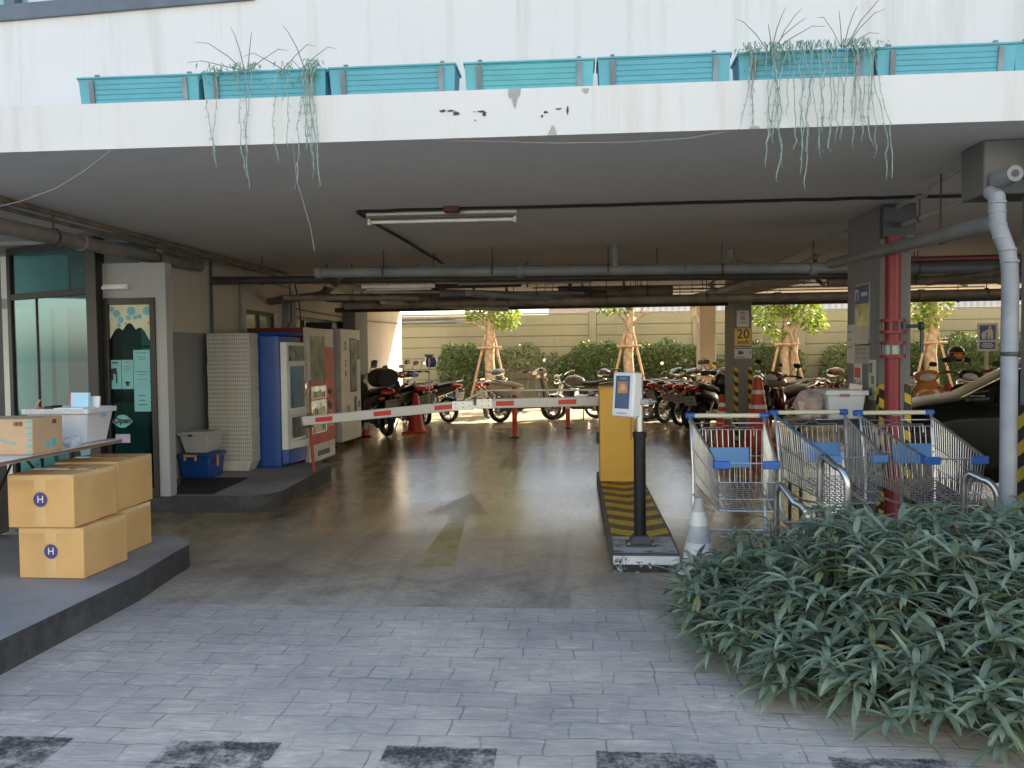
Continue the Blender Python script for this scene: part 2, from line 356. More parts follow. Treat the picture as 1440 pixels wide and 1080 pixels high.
g = MB().add([(-1.0, 10.3, .004), (-0.72, 10.4, .004), (-0.75, 13.5, .004), (-1.0, 13.5, .004)], [(0, 1, 2, 3)])
struct('yellow_lane_line', g, worn('faded_lane_paint', (0.34, 0.28, 0.03), (0, 0, 0), 0.62, 7, 0.3, 0.45, cut=True), smooth=False)
soil = mat('soil', (0.05, 0.04, 0.03), 0.95, var=0.4, bump=0.8)
g = MB().quad((-9, 22.6, 0.03), (18, 22.6, 0.03), (18, 25, 0.03), (-9, 25, 0.03)); struct('soil_strip', g, soil)

# ------------------------------------------------------------------ the building over the car park
B = thing('parking_building', 'white building with grey soffit standing over the open car park', 'building', (0, 4.43, 0))
def mb(): return MB((0, 4.43, 0))
g = mb().bx(-14, 4.43, 2.6, 14, 20.0, 2.85); 
o = build('canopy_slab', g, [white_wall, soffit_m], B, smooth=False)
for p in o.data.polygons:
    if p.normal.z < -.5: p.material_index = 1
# upper wall, slightly turned from the slab edge; window band on the left
YL, YR, XL, XR = 5.30, 4.78, -3.5, 2.5
def wy(x): return YL + (YR-YL)*(x-XL)/(XR-XL)
g = mb()
g.add([(-14, wy(-14), 2.85), (14, wy(14), 2.85), (14, wy(14), 3.72), (-14, wy(-14), 3.72), (-14, 19.9, 2.85), (14, 19.9, 2.85), (14, 19.9, 7), (-14, 19.9, 7),
       (-2.2, wy(-2.2), 3.72), (14, wy(14), 7), (-2.2, wy(-2.2), 7), (-14, wy(-14), 7)],
      [(0, 1, 2, 3), (8, 2, 9, 10), (5, 4, 7, 6), (9, 6, 7, 11), (1, 5, 6, 9), (4, 0, 11, 7)])
build('upper_wall', g, white_wall, B, smooth=False)
wf = mat('dark_window_frame', (0.10, 0.12, 0.15), 0.45); wg = mat('pale_blue_glass', (0.25, 0.45, 0.48), 0.08, var=0.05, spec=0.8)
g = mb()
def wslab(s, x0, x1, z0, z1, d0, d1, mi=0):
    s.add([(x0, wy(x0)+d0, z0), (x1, wy(x1)+d0, z0), (x1, wy(x1)+d1, z0), (x0, wy(x0)+d1, z0), (x0, wy(x0)+d0, z1), (x1, wy(x1)+d0, z1), (x1, wy(x1)+d1, z1), (x0, wy(x0)+d1, z1)],
          [(3,2,1,0),(4,5,6,7),(0,1,5,4),(1,2,6,5),(2,3,7,6),(3,0,4,7)], mi)
wslab(g, -9, -2.0, 3.69, 3.79, -.03, .12)
for x in (-5.6, -3.72, -2.70): wslab(g, x-.04, x+.04, 3.79, 5, -.02, .1)
win = build('window', g, wf, B)
g = mb(); wslab(g, -9, -2.2, 3.76, 7, .06, .09); build('pane', g, wg, win, smooth=False)
g = mb(); wslab(g, -3.62, -3.0, 3.79, 3.95, .035, .058); build('paper_blind', g, mat('pale_blind', (0.5, 0.6, 0.6), 0.6), win, smooth=False)
# flaked render on the slab face
def blob(s, cx, cz, pts, y, mi=0):
    s.add([(cx+a, y, cz+b) for a, b in pts], [tuple(range(len(pts)))], mi)
def jag(w_, h_, n=14, k=.35):
    return [((w_*(1+rnd.uniform(-k, k)))*math.cos(2*math.pi*i/n), (h_*(1+rnd.uniform(-k, k)))*math.sin(2*math.pi*i/n)) for i in range(n)]
def patch(*q):
    g = mb(); blob(g, *q); build('bare_render_patch', g, mat('bare_grey_render', (0.36, 0.35, 0.33), 0.9, bump=0.5), B, smooth=False)
patch(-.315, 2.825, [(-.03, .024), (-.034, .004), (-.03, -.02), (-.012, -.03), (-.008, -.055), (.002, -.085), (.012, -.05), (.016, -.03), (.03, -.01), (.034, .024)], 4.427)
patch(.06, 2.845-.012, [(-.02, .004), (-.008, -.02), (.012, -.022), (.018, .004)], 4.427)
patch(-.115, 2.632, [(-.024, -.03), (-.014, -.005), (-.002, .022), (.012, .008), (.022, -.03)], 4.427)
patch(.93, 2.605, [(-.03, -.004), (-.01, .012), (.02, .01), (.03, -.004)], 4.427)
for cx, cz, w_, h_ in ((-.70, 2.745, .016, .007), (-.655, 2.745, .018, .006), (-.625, 2.728, .02, .011), (-.49, 2.735, .022, .006), (-.475, 2.722, .009, .016), (-.525, 2.69, .004, .004), (-.15, 2.72, .012, .006), (-.17, 2.70, .006, .007), (-.08, 2.735, .016, .004), (-.035, 2.725, .005, .022), (-.53, 2.735, .004, .003)):
    g = mb(); blob(g, cx, cz, jag(w_, h_), 4.426); build('dark_scar', g, mat('dark_scar', (0.07, 0.065, 0.06), 0.9), B, smooth=False)
# side walls of the car park
g = mb(); g.bx(-4.5, 8.3, 0, -4.25, 10.45, 2.6); g.bx(-4.5, 10.45, 0, -4.25, 16.3, 1.5); g.bx(-4.5, 10.45, 2.06, -4.25, 16.3, 2.6); g.bx(-4.5, 11.55, 1.5, -4.25, 12.4, 2.06); g.bx(-4.5, 16.3, 0, -4.25, 20, 2.6)
build('side_wall', g, cream_wall, B, smooth=False)
g = mb(); g.bx(-4.249, 8.35, .0, -4.243, 10.3, 1.72); build('painted_dado', g, node_mat('dado_grey', _wall((0.27, 0.28, 0.29), 0.5)), B, smooth=False)
g = mb(); g.bx(-4.246, 14.9, 0, -4.02, 15.8, 2.45); build('wall_pilaster', g, grey_col, B, bevel=.006)
pane_m = mat('greenish_window_glass', (0.20, 0.24, 0.17), 0.12, spec=0.8)
for y0, y1 in ((10.45, 11.55), (12.4, 13.35), (13.35, 14.3), (14.3, 15.3), (15.3, 16.3)):
    g = mb(); t = .05
    g.bx(-4.36, y0, 1.5, -4.29, y0+t, 2.06); g.bx(-4.36, y1-t, 1.5, -4.29, y1, 2.06); g.bx(-4.36, y0+t, 1.5, -4.29, y1-t, 1.5+t); g.bx(-4.36, y0+t, 2.06-t, -4.29, y1-t, 2.06)
    g.bx(-4.36, (y0+y1)/2-.02, 1.5+t, -4.29, (y0+y1)/2+.02, 2.06-t)
    f_ = build('side_window', g, mat('black_frame', (0.02, 0.02, 0.02), 0.4), B)
    g = mb(); g.bx(-4.34, y0+t+.001, 1.5+t, -4.32, y1-t-.001, 2.06-t); build('side_pane', g, pane_m, f_, smooth=False)
g = mb(); g.bx(13.7, 4.43, 0, 13.95, 20, 2.598); build('end_wall', g, cream_wall, B, smooth=False)
g = mb(); g.bx(-4.7, 5.45, .16, -4.235, 5.85, 2.598); build('column', g, grey_col, B, bevel=.01)
# columns of the right-hand row: the camera sees a warm left flank and a cool front face
def column(x0, y0, x1, y1, m_):
    g = mb(); g.bx(x0, y0, 0, x1, y1, 2.598); return build('column', g, m_, B, bevel=.012)
cA = column(2.50, 4.6, 3.0, 4.9, grey_col)
cB = column(2.43, 6.88, 2.675, 7.68, grey_col)
cC = column(2.43, 13.0, 2.69, 13.85, node_mat('dark_column_paint', _wall((0.20, 0.19, 0.18), 0.5)))
cD = column(2.79, 19.0, 3.14, 19.6, tan_col)
hz = stripes('hazard_stripes', (0.015, 0.015, 0.016), (0.62, 0.42, 0.03), 0.15, 0.55, 2, 0, wear=.3)
hzy = stripes('hazard_stripes_side', (0.015, 0.015, 0.016), (0.62, 0.42, 0.03), 0.15, 0.55, 2, 1, wear=.3)
def corner_guard(par, x0, x1, y, z1, w_=.05):
    for a, b in ((x0, x0+w_), (x1-w_, x1)):
        g = mb(); g.bx(a-.004, y-.006, 0.0, b+.004, y-.001, z1, 0); e = a-.006 if a == x0 else b+.001
        g.bx(e, y-.006, 0, e+.005, y+.05, z1, 1)
        build('corner_guard', g, [hz, hzy], par, smooth=False)
g = mb(); g.bx(2.494, 4.6, 0, 2.499, 4.903, 1.13); build('corner_guard', g, hzy, cA, smooth=False); corner_guard(cB, 2.43, 2.675, 6.88, 1.17, .045); corner_guard(cC, 2.43, 2.69, 13.0, 1.2, .05)
g = mb(); g.bx(3.06, 18.994, .0, 3.14, 18.999, 1.2); build('corner_guard', g, hz, cD, smooth=False)

O = thing('bounce_building', 'unseen pale rendered building added across the street to bounce sunlight', 'building', (0, -18, 0))  # out of view; added so its pale face bounces sunlight under the slab
g = MB((0, -18, 0)); g.bx(-45, -26, -.01, 45, -18, 11); build('wall', g, node_mat('bounce_building_render', _wall((0.33, 0.33, 0.34), 0.5)), O, smooth=False)
for i in range(14):
    for z in (1.2, 4.6, 7.9):
        g = MB((0, -18, 0)); x = -42+i*6.2; g.bx(x, -18.0, z, x+2.6, -17.96, z+1.5); build('window', g, wg, O, smooth=False)
# ------------------------------------------------------------------ coffee room at the left: glazed bay and door
S = thing('shop_front', 'corner shop with grey wall, dark framed glass bay and glass door', 'shop', (-4.2, 7.4, .16))
def sb(): return MB((-4.2, 7.4, .16))
fr = mat('black_brown_frame', (0.022, 0.018, 0.017), 0.4); gd = 7.4
g = sb(); g.bx(-3.86, 7.38, .16, -3.76, 7.5, 2.32); g.bx(-4.36, 7.38, 2.0, -3.86, 7.5, 2.32)
g.add([(-3.76, 7.5, .16), (-3.76, 7.5, 2.32), (-4.25, 8.32, 2.32), (-4.25, 8.32, .16)], [(0, 1, 2, 3)])
g.bx(-6.6, 7.75, 2.56, -4.3, 8.3, 2.598)
build('wall', g, room_wall, S, smooth=False)
# bay: slightly turned glazing
ba = Vector((-5.75, 8.05)); bb_ = Vector((-4.44, 7.34)); bd = (bb_-ba).normalized(); bl = (bb_-ba).length
def bay(s, t0, t1, z0, z1, th=.05, off=0, mi=0):
    nrm = Vector((bd.y, -bd.x)); P = [ba+bd*t0-nrm*(th/2-off), ba+bd*t1-nrm*(th/2-off), ba+bd*t1+nrm*(th/2+off), ba+bd*t0+nrm*(th/2+off)]
    s.add([(p.x, p.y, z0) for p in P]+[(p.x, p.y, z1) for p in P], [(3,2,1,0),(4,5,6,7),(0,1,5,4),(1,2,6,5),(2,3,7,6),(3,0,4,7)], mi)
g = sb(); bay(g, 0, .07, .16, 2.56); bay(g, .07, bl, .16, .26); bay(g, .07, bl, 2.04, 2.10); bay(g, .07, bl, 2.50, 2.56); bay(g, .52, .54, .26, 2.04, .03)
bf = build('bay_frame', g, fr, S, bevel=.004)
def _glass(nt, N, L, b):
    N.remove(b); gl = N.new('ShaderNodeBsdfGlossy'); gl.inputs['Roughness'].default_value = 0.03; gl.inputs['Color'].default_value = (.8, .95, .95, 1)
    tr = N.new('ShaderNodeBsdfTransparent'); tr.inputs['Color'].default_value = (0.40, 0.68, 0.70, 1)
    fz = N.new('ShaderNodeFresnel'); fz.inputs['IOR'].default_value = 1.3; mx = N.new('ShaderNodeMixShader')
    L.new(math_n(N, L, 'MULTIPLY', fz.outputs[0], 0.22), mx.inputs[0]); L.new(tr.outputs[0], mx.inputs[1]); L.new(gl.outputs[0], mx.inputs[2]); L.new(mx.outputs[0], N['Material Output'].inputs[0])
teal = node_mat('teal_glass', _glass)
g = sb(); bay(g, .07, bl, .26, 2.04, .01); build('pane', g, teal, bf, smooth=False)
g = sb(); bay(g, .07, bl, 2.10, 2.50, .01); build('pane', g, teal, bf, smooth=False)
g = sb(); g.bx(-4.46, 7.27, .16, -4.36, 7.42, 2.56); build('corner_post', g, fr, S, bevel=.004)
g = sb(); g.bx(-4.36, 7.36, .16, -4.31, 7.43, 2.0); g.bx(-3.91, 7.36, .16, -3.86, 7.43, 2.0); g.bx(-4.31, 7.36, 1.94, -3.91, 7.43, 2.0); g.bx(-4.31, 7.36, .16, -3.91, 7.43, .24)
D = build('glass_door', g, fr, S, bevel=.003)
g = sb(); g.bx(-4.31, 7.395, .24, -3.91, 7.405, 1.94); build('door_pane', g, teal, D, smooth=False)
# inside: pale panels, dark cupboards, shelf
pw = mat('pale_interior', (0.8, 0.85, 0.84), 0.7, var=.05); dk = mat('dark_interior', (0.05, 0.055, 0.05), 0.6)
g = sb(); g.bx(-7.5, 10.2, .16, -4.27, 10.3, 2.55); g.bx(-7.5, 7.5, .155, -4.3, 10.2, .16); build('interior_wall', g, mat('interior_grey', (0.45, 0.50, 0.48), 0.8), S, smooth=False)
g = sb(); g.bx(-6.4, 8.35, .16, -5.52, 8.42, 1.98); g.bx(-6.4, 8.5, 2.1, -5.4, 8.55, 2.55); build('interior_panel', g, pw, S)
g = sb(); g.bx(-5.5, 8.6, .16, -5.2, 9.2, 2.0); g.bx(-5.05, 8.9, .16, -4.62, 9.3, 2.05); build('interior_cupboard', g, dk, S, bevel=.01)
g = sb(); g.bx(-4.7, 8.0, .16, -4.28, 8.3, 1.0); build('interior_counter', g, mat('brown_counter', (0.07, 0.06, 0.045), 0.5), S, bevel=.005)
g = sb(); g.bx(-4.75, 8.3, 1.55, -4.27, 8.5, 1.58); build('interior_shelf', g, mat('brown_counter', (0.07, 0.06, 0.045), 0.5), S, bevel=.005)
# cloud valance printed along the top of the door
g = sb(); n = 60; low = []
for i in range(n+1):
    x = -4.31 + .40*i/n; u_ = i/n
    low.append((x, 1.62 + .10*math.sin(math.pi*u_) + .05*abs(math.sin(u_*math.pi*3.2)) - .07*max(0, u_-.55)))
vs = [(x, 7.392, z) for x, z in low] + [(x, 7.392, 1.94) for x, z in low]
g.add(vs, [(i, i+1, n+2+i, n+1+i) for i in range(n)], 0)
for cx, cz, r_, mi in ((-4.24, 1.86, .035, 1), (-4.2, 1.8, .03, 1), (-4.1, 1.88, .04, 1), (-4.13, 1.82, .025, 1), (-4.02, 1.83, .022, 1), (-4.06, 1.82, .02, 1), (-3.95, 1.88, .04, 1), (-4.29, 1.9, .025, 1), (-4.22, 1.75, .02, 1), (-4.155, 1.765, .009, 2), (-3.935, 1.77, .009, 2)):
    g.add([(cx+r_*math.cos(q*math.pi/8), 7.389, cz+r_*math.sin(q*math.pi/8)) for q in range(16)], [tuple(range(16))], mi)
build('cloud_valance', g, [mat('valance_cream', (0.62, 0.62, 0.45), .6), mat('valance_blue', (0.16, 0.42, 0.55), .6), mat('valance_red', (0.6, 0.08, 0.06), .6)], D, smooth=False)
paper_t = mat('teal_tinted_paper', (0.20, 0.47, 0.50), .7, var=.05); ink = mat('ink', (0.03, 0.03, 0.03), .7)
def sheet(name, label, cat, x0, x1, z0, z1, y, m_, lines, ink_=None, blobs=()):
    t = thing(name, label, cat, ((x0+x1)/2, y, z0)); o_ = ((x0+x1)/2, y, z0)
    s = MB(o_); s.bx(x0, y-.002, z0, x1, y, z1); build('paper', s, m_, t, smooth=False)
    s = MB(o_)
    for (u0, u1, v, h) in lines: s.bx(x0+(x1-x0)*u0, y-.004, z0+(z1-z0)*v, x0+(x1-x0)*u1, y-.0025, z0+(z1-z0)*(v+h))
    if lines: build('print', s, ink_ or ink, t, smooth=False)
    return t
faint = mat('faint_teal_ink', (0.07, 0.2, 0.22), .7)
sheet('notice', 'tall teal notice of faint lines taped low on the glass door', 'notice', -4.09, -3.93, .95, 1.52, 7.39, paper_t,
      [(.2, .8, .95, .012), (.25, .75, .88, .012), (.3, .7, .84, .012), (.1, .9, .64, .014), (.3, .7, .6, .012), (.2, .8, .52, .01), (.25, .7, .25, .02), (.3, .65, .17, .02), (.2, .8, .1, .02)], faint)
sheet('notice', 'small teal poster with a cup picture beside the tall notice', 'notice', -4.205, -4.095, 1.16, 1.43, 7.39, paper_t,
      [(.3, .7, .9, .02), (.2, .8, .76, .016), (.25, .75, .7, .016), (.2, .8, .62, .016), (.35, .65, .1, .16), (.28, .72, .2, .05)], mat('brown_ink', (0.1, 0.06, 0.05), .7))
sheet('notice', 'teal poster with a dark round picture at the edge of the glass door', 'notice', -4.305, -4.21, 1.16, 1.43, 7.39, paper_t,
      [(.1, .7, .88, .05), (.0, .2, .3, .4), (.2, .55, .52, .2), (.45, .6, .2, .4)], ink)
t = thing('open_sign', 'oval hanging sign reading Open on the glass door', 'sign', (-4.21, 7.385, .82))
s = MB((-4.21, 7.385, .82)); s.add([(-4.21+(.085+.012*math.cos(4*q*math.pi/16))*math.cos(q*math.pi/16), 7.385, .86+.06*math.sin(q*math.pi/16)) for q in range(32)], [tuple(range(32))]); build('plaque', s, mat('open_plaque', (0.17, 0.46, 0.46), .6), t, smooth=False)
s = MB((-4.21, 7.385, .82)); s.text('Open', .075, front(-4.21, 7.382, .865), bold=.003); build('lettering', s, ink, t, smooth=False)
s = MB((-4.21, 7.385, .82)); s.tube([(-4.26, 7.383, .91), (-4.21, 7.383, 1.10), (-4.16, 7.383, .91)], .002, 4); build('cord', s, fr, t)
s = MB(); s.bx(-4.28, 7.384, .66, -4.14, 7.388, .74); tag(build('leaflet', s, mat('lilac_card', (0.5, 0.42, 0.55), .6)), 'small lilac leaflet stuck under the hanging oval sign', 'leaflet')
t = thing('wall_lamp', 'short white tube lamp on the wall above the glass door', 'lamp', (-4.2, 7.36, 2.09))
s = MB((-4.2, 7.36, 2.09)); s.bx(-4.34, 7.33, 2.075, -4.1, 7.378, 2.125); build('housing', s, mat('white_plastic', (.7, .7, .68), .4), t, bevel=.006)
s = MB((-4.2, 7.36, 2.09)); s.tube([(-4.33, 7.315, 2.09), (-4.11, 7.315, 2.09)], .013, 10); build('tube', s, mat('lamp_tube_white', (.8, .8, .8), .3), t)
# ------------------------------------------------------------------ planters on the ledge
pm = mat('turquoise_plastic', (0.09, 0.36, 0.45), 0.5, var=.12, vscale=3); pin = mat('planter_soil', (0.05, 0.04, 0.035), .9)
brm = mat('bracket_grey', (0.16, 0.19, 0.21), 0.5, var=.4)
LEFTS = [-2.75, -2.04, -1.33, -0.59, 0.12, 0.85, 1.55, 2.23]
desc = ['leftmost turquoise planter box, plain and empty, on the white ledge', 'turquoise planter box holding the smaller trailing plant with dry twigs', 'plain turquoise planter box just right of the smaller trailing plant',
        'pale sunbleached turquoise planter box above the flaked wall patch', 'plain turquoise planter box just left of the larger trailing plant', 'turquoise planter box half covered by the larger trailing plant',
        'plain turquoise planter box just right of the larger trailing plant', 'turquoise planter box cut off at the right end of the row']
for i, x in enumerate(LEFTS):
    W = 0.703; y0 = 4.462; t = thing('planter_box', desc[i], 'planter', (x+W/2, y0, 2.85), rnd.uniform(-.006, .006), 'turquoise planter boxes along the ledge')
    h = .158 + rnd.uniform(-.004, .004); pm_i = pm if i not in (3,) else mat('turquoise_plastic_pale', (0.10, 0.40, 0.45), 0.5, var=.15, vscale=3)
    s = MB(); a = W/2; s.taper(-a+.014, .014, a-.014, .17, .003, -a+.006, 0, a-.008, .19, h)
    for k in range(5):
        z = .03+k*.027; s.bx(-a+.10, -.004+.014*(1-z/h), z, a-.10, .012+.014*(1-z/h), z+.005)
    build('box', s, pm_i, t, bevel=.004)
    s = MB(); s.bx(-a, -.008, h-.012, a, .004, h); s.bx(-a, .186, h-.018, a, .204, h); s.bx(-a, .004, h-.018, -a+.018, .186, h); s.bx(a-.018, .004, h-.018, a, .186, h); build('rim', s, pm_i, t, bevel=.004)
    for xx in (-a+.085, a-.085):
        s = MB(); s.add([(xx-.014, .004, .0), (xx+.014, .004, .0), (xx+.012, -.012, h-.02), (xx-.012, -.012, h-.02), (xx-.014, .016, .0), (xx+.014, .016, .0), (xx+.012, .004, h-.02), (xx-.012, .004, h-.02)],
            [(0, 1, 2, 3), (7, 6, 5, 4), (0, 4, 5, 1), (1, 5, 6, 2), (2, 6, 7, 3), (3, 7, 4, 0)])
        s.bx(xx-.011, .05, h+.001, xx+.011, .064, h+.03)
        build('bracket', s, brm, t)
vine_m = mat('grey_green_stem', (0.26, 0.35, 0.30), 0.7, var=.35, vscale=30); twig_m = mat('dry_twig', (0.20, 0.16, 0.13), 0.8)
def trailing(label, x0, x1, vines, twigs, clump=0):
    t = thing('trailing_plant', label, 'plant', ((x0+x1)/2, 4.5, 3.03)); o_ = ((x0+x1)/2, 4.5, 3.03)
    s = MB(o_); lf = MB(o_)
    for (x, zend, k) in vines:
        for q in range(max(1, int(k*.62))):
            xx = x + rnd.gauss(0, .018); ze = zend + rnd.uniform(0, .16)*(q > 0); yy = 4.405 + rnd.uniform(-.02, .008)
            p = [(xx+rnd.uniform(-.03, .03), 4.52, 3.035), (xx, 4.46, 3.055), (xx, 4.432, 3.0)]; z = 3.0; dx = rnd.gauss(0, .012)
            while z > ze:
                z -= .04; xx += rnd.gauss(dx*.15, .007); p.append((xx, yy+rnd.uniform(-.004, .004), z))
                for _ in range(1):
                    if rnd.random() < .75:
                        a = rnd.uniform(-1, 1); l = rnd.uniform(.010, .026); w_ = .002
                        lf.add([(xx, yy, z), (xx+l*.5*a-w_, yy-.006, z-l*.4), (xx+l*a, yy-.008, z-l), (xx+l*.5*a+w_, yy-.004, z-l*.4)], [(0, 1, 2, 3)])
            s.tube(p, [.0022]*(len(p)-1)+[.0008], 4)
    # the matted growth over the rim
    for _ in range(int(190*(x1-x0)*(1+clump))):
        v = rnd.choice(vines); x = v[0]+rnd.gauss(0, .03); z = 3.05 - abs(rnd.gauss(0, .05)); l = rnd.uniform(.02, .05); a = rnd.uniform(-1, 1)
        y = 4.44 + rnd.uniform(-.03, .05)*(1 if z > 3.02 else .3)
        lf.add([(x, y, z), (x+l*.5*a-.004, y-.008, z-l*.3), (x+l*a, y-.01, z-l), (x+l*.5*a+.004, y-.006, z-l*.35)], [(0, 1, 2, 3)])
    build('vines', s, vine_m, t); build('leaves', lf, mat('grey_green_leaf', (0.16, 0.27, 0.17), .7, var=.35, vscale=40, transl=.2), t, smooth=False)
    s = MB(o_)
    for (x, dx, dz, bend) in twigs:
        s.tube([(x, 4.53, 3.03), (x+dx*.35, 4.51, 3.03+dz*.5), (x+dx*.75, 4.49, 3.03+dz*(.85+bend*.2)), (x+dx, 4.47, 3.03+dz*(1-bend*.3))], [.003, .0024, .0018, .001], 4)
    build('twigs', s, twig_m, t); return t
trailing('smaller trailing plant with thin stems hanging from a planter on the left', -2.02, -1.4,
   [(-1.98, 2.50, 2), (-1.93, 2.55, 2), (-1.83, 2.46, 2), (-1.77, 2.38, 3), (-1.74, 2.58, 2), (-1.56, 2.50, 3), (-1.52, 2.58, 2), (-1.42, 2.36, 7), (-1.44, 2.45, 5), (-1.40, 2.6, 4)],
   [(-1.82, -.25, .16, .3), (-1.82, -.05, .22, 0), (-1.80, .05, .2, .2), (-1.82, -.3, .05, .9), (-1.80, .25, .10, .6), (-1.48, -.10, .22, 0), (-1.5, .22, .1, .7), (-1.6, .2, .12, .6), (-1.6, -.2, .08, .9)])
trailing('larger trailing plant, a curtain of stems hanging from a planter on the right', .85, 1.55,
   [(.90, 2.62, 6), (.93, 2.6, 3), (.99, 2.55, 3), (1.03, 2.34, 6), (1.04, 2.52, 4), (1.08, 2.66, 3), (1.10, 2.5, 4), (1.14, 2.48, 3), (1.19, 2.31, 6), (1.24, 2.50, 6), (1.26, 2.62, 3), (1.32, 2.49, 6), (1.39, 2.52, 4), (1.43, 2.48, 6), (1.46, 2.52, 5), (1.51, 2.33, 6), (1.53, 2.5, 4)],
   [(1.02, -.18, .16, .2), (1.04, .06, .2, 0), (1.04, .16, .14, 0), (1.05, .25, .11, .5), (1.04, -.03, .12, 0), (1.40, -.14, .16, .4), (1.40, -.03, .17, 0), (1.42, .20, .26, 0), (1.42, .18, .18, .2), (1.41, .05, .19, 0), (1.41, .16, .06, .8), (1.06, .12, .19, 0)], .7)
# threads of old line hanging under the slab
cob = mat('grey_thread', (0.34, 0.34, 0.33), .8)
def thread(label, pts, r=.0016):
    s = MB(); s.tube(pts, r, 4); tag(build('thread', s, cob), label, 'thread')
thread('thin sagging pale thread from the slab edge towards the left wall', [(-2.55, 4.44, 2.6), (-2.75, 4.5, 2.5), (-2.95, 4.55, 2.42), (-3.2, 4.6, 2.36), (-3.5, 4.65, 2.32), (-3.9, 4.72, 2.30)], .002)
thread('fine thread dangling below the smaller trailing plant', [(-1.52, 4.42, 2.62), (-1.50, 4.42, 2.4), (-1.43, 4.42, 2.15), (-1.41, 4.42, 2.02)], .0012)
thread('long slack pale thread strung below the middle of the slab edge', [(-.75, 4.45, 2.6), (-.5, 4.46, 2.588), (-.1, 4.47, 2.568), (.3, 4.47, 2.562), (.6, 4.46, 2.57), (.82, 4.45, 2.6)], .0016)

# ------------------------------------------------------------------ lamp, cables and pipes under the soffit
t = thing('batten_light', 'unlit fluorescent batten light with open reflector on the soffit', 'lamp', (-1.06, 6.6, 2.58))
o_ = (-1.06, 6.6, 2.58); galv = mat('galvanised_steel', (0.55, 0.55, 0.54), .35, .7)
s = MB(o_); s.bx(-1.66, 6.55, 2.55, -.46, 6.65, 2.598); s.add([(-1.66, 6.5, 2.528), (-.46, 6.5, 2.528), (-.46, 6.55, 2.56), (-1.66, 6.55, 2.56), (-1.66, 6.7, 2.528), (-.46, 6.7, 2.528), (-.46, 6.65, 2.56), (-1.66, 6.65, 2.56)], [(0, 1, 2, 3), (7, 6, 5, 4)])
build('housing', s, galv, t)
s = MB(o_); s.tube([(-1.63, 6.6, 2.515), (-.49, 6.6, 2.515)], .014, 10); build('tube', s, mat('lamp_tube_white', (.8, .8, .8), .3), t)
for x in (-1.645, -.475):
    s = MB(o_); s.bx(x-.012, 6.57, 2.49, x+.012, 6.63, 2.55); build('end_cap', s, galv, t)
s = MB(); s.bx(-1.02, 6.42, 2.555, -.9, 6.50, 2.599); tag(build('junction_box', s, mat('dark_red_box', (0.09, 0.02, 0.018), .5), bevel=.006), 'small dark red junction box beside the batten light', 'junction box')
cab = mat('black_cable', (0.012, 0.012, 0.012), .6)
def wob(a, b, n, k=.006): 
    a, b = Vector(a), Vector(b); return [a.lerp(b, i/n)+Vector((rnd.uniform(-k, k), rnd.uniform(-k, k), rnd.uniform(-k, k)*.6)) for i in range(n+1)]
s = MB(); s.tube(wob((-1.72, 6.49, 2.585), (3.1, 6.46, 2.585), 24), .013, 6); tag(build('cable', s, cab), 'long black cable clipped across the soffit beside the batten light', 'cable')
s = MB(); s.tube(wob((-1.72, 6.49, 2.582), (-1.65, 10.3, 2.582), 16), .014, 6); tag(build('cable', s, cab), 'black cable running back along the soffit from the batten light', 'cable')
pgrey = mat('grey_pvc', (0.20, 0.215, 0.23), .5, var=.2, vscale=3); pdark = mat('dark_painted_steel', (0.045, 0.042, 0.04), .5, var=.3); pblue = mat('grey_blue_pipe', (0.10, 0.13, 0.15), .5, var=.15)
pwhite = mat('dusty_white_pvc', (0.44, 0.41, 0.36), .55, var=.2, vscale=4); rod_m = mat('hanger_rod', (0.05, 0.05, 0.05), .6); pbrown = mat('dusty_brown_steel', (0.17, 0.14, 0.105), .6, var=.35, vscale=5)
def pipe(label, pts, r, m_, hang=(), coll=(), name='pipe', n=12, cat='pipe'):
    t = thing(name, label, cat, pts[0]); o_ = pts[0]
    s = MB(o_); s.tube(pts, r, n)
    build('run', s, m_, t)
    for (x, y, z) in hang:
        q = MB(o_); q.tube([(x, y, z), (x, y, 2.6)], .006, 6); q.lathe([(r+.004, -.012), (r+.006, 0), (r+.004, .012)], (x, y, z), 12, 'x' if abs(pts[-1][0]-pts[0][0]) > abs(pts[-1][1]-pts[0][1]) else 'y'); build('hanger', q, rod_m, t)
    for c in coll:
        q = MB(o_); ax = 'x' if abs(pts[-1][0]-pts[0][0]) > abs(pts[-1][1]-pts[0][1]) else 'y'; q.lathe([(r+.001, -.04), (r+.012, -.036), (r+.012, .036), (r+.001, .04)], c, 14, ax); build('coupling', q, m_, t)
    return t
pipe('long grey drain pipe slung across the soffit just ahead of the others', [(-2.85, 9, 2.36), (2.95, 9, 2.31)], .057, pgrey, [(-2.1, 9, 2.36), (-.9, 9, 2.35), (.35, 9, 2.34), (1.55, 9, 2.32), (2.5, 9, 2.31)], [(-2.82, 9, 2.36), (-.6, 9, 2.34), (1.2, 9, 2.33), (2.5, 9, 2.31)])
pipe('dark steel pipe tucked right behind the long grey drain pipe', [(-4.2, 9.35, 2.33), (2.95, 9.3, 2.26)], .045, pdark, [(-3.6, 9.35, 2.32), (-1.6, 9.33, 2.30), (.9, 9.32, 2.28)])
pipe('low dark sprinkler main crossing the whole car park', [(-3.1, 11, 2.12), (13.5, 11, 2.18)], .055, pbrown, [(x, 11, 2.13+.0036*(x+3.1)) for x in (-2.2, -.9, .4, 1.7, 3.6, 5.2, 7.0)], [(-1.9, 11, 2.124), (.0, 11, 2.131), (2.6, 11, 2.14), (4.4, 11, 2.146)])
pipe('grey side drain dropping towards the left wall from the long drain', [(-2.6, 9.06, 2.34), (-2.9, 9.8, 2.30), (-3.3, 10.6, 2.24), (-4.22, 11.2, 2.2)], .05, pbrown, [(-3.1, 10.2, 2.27)])
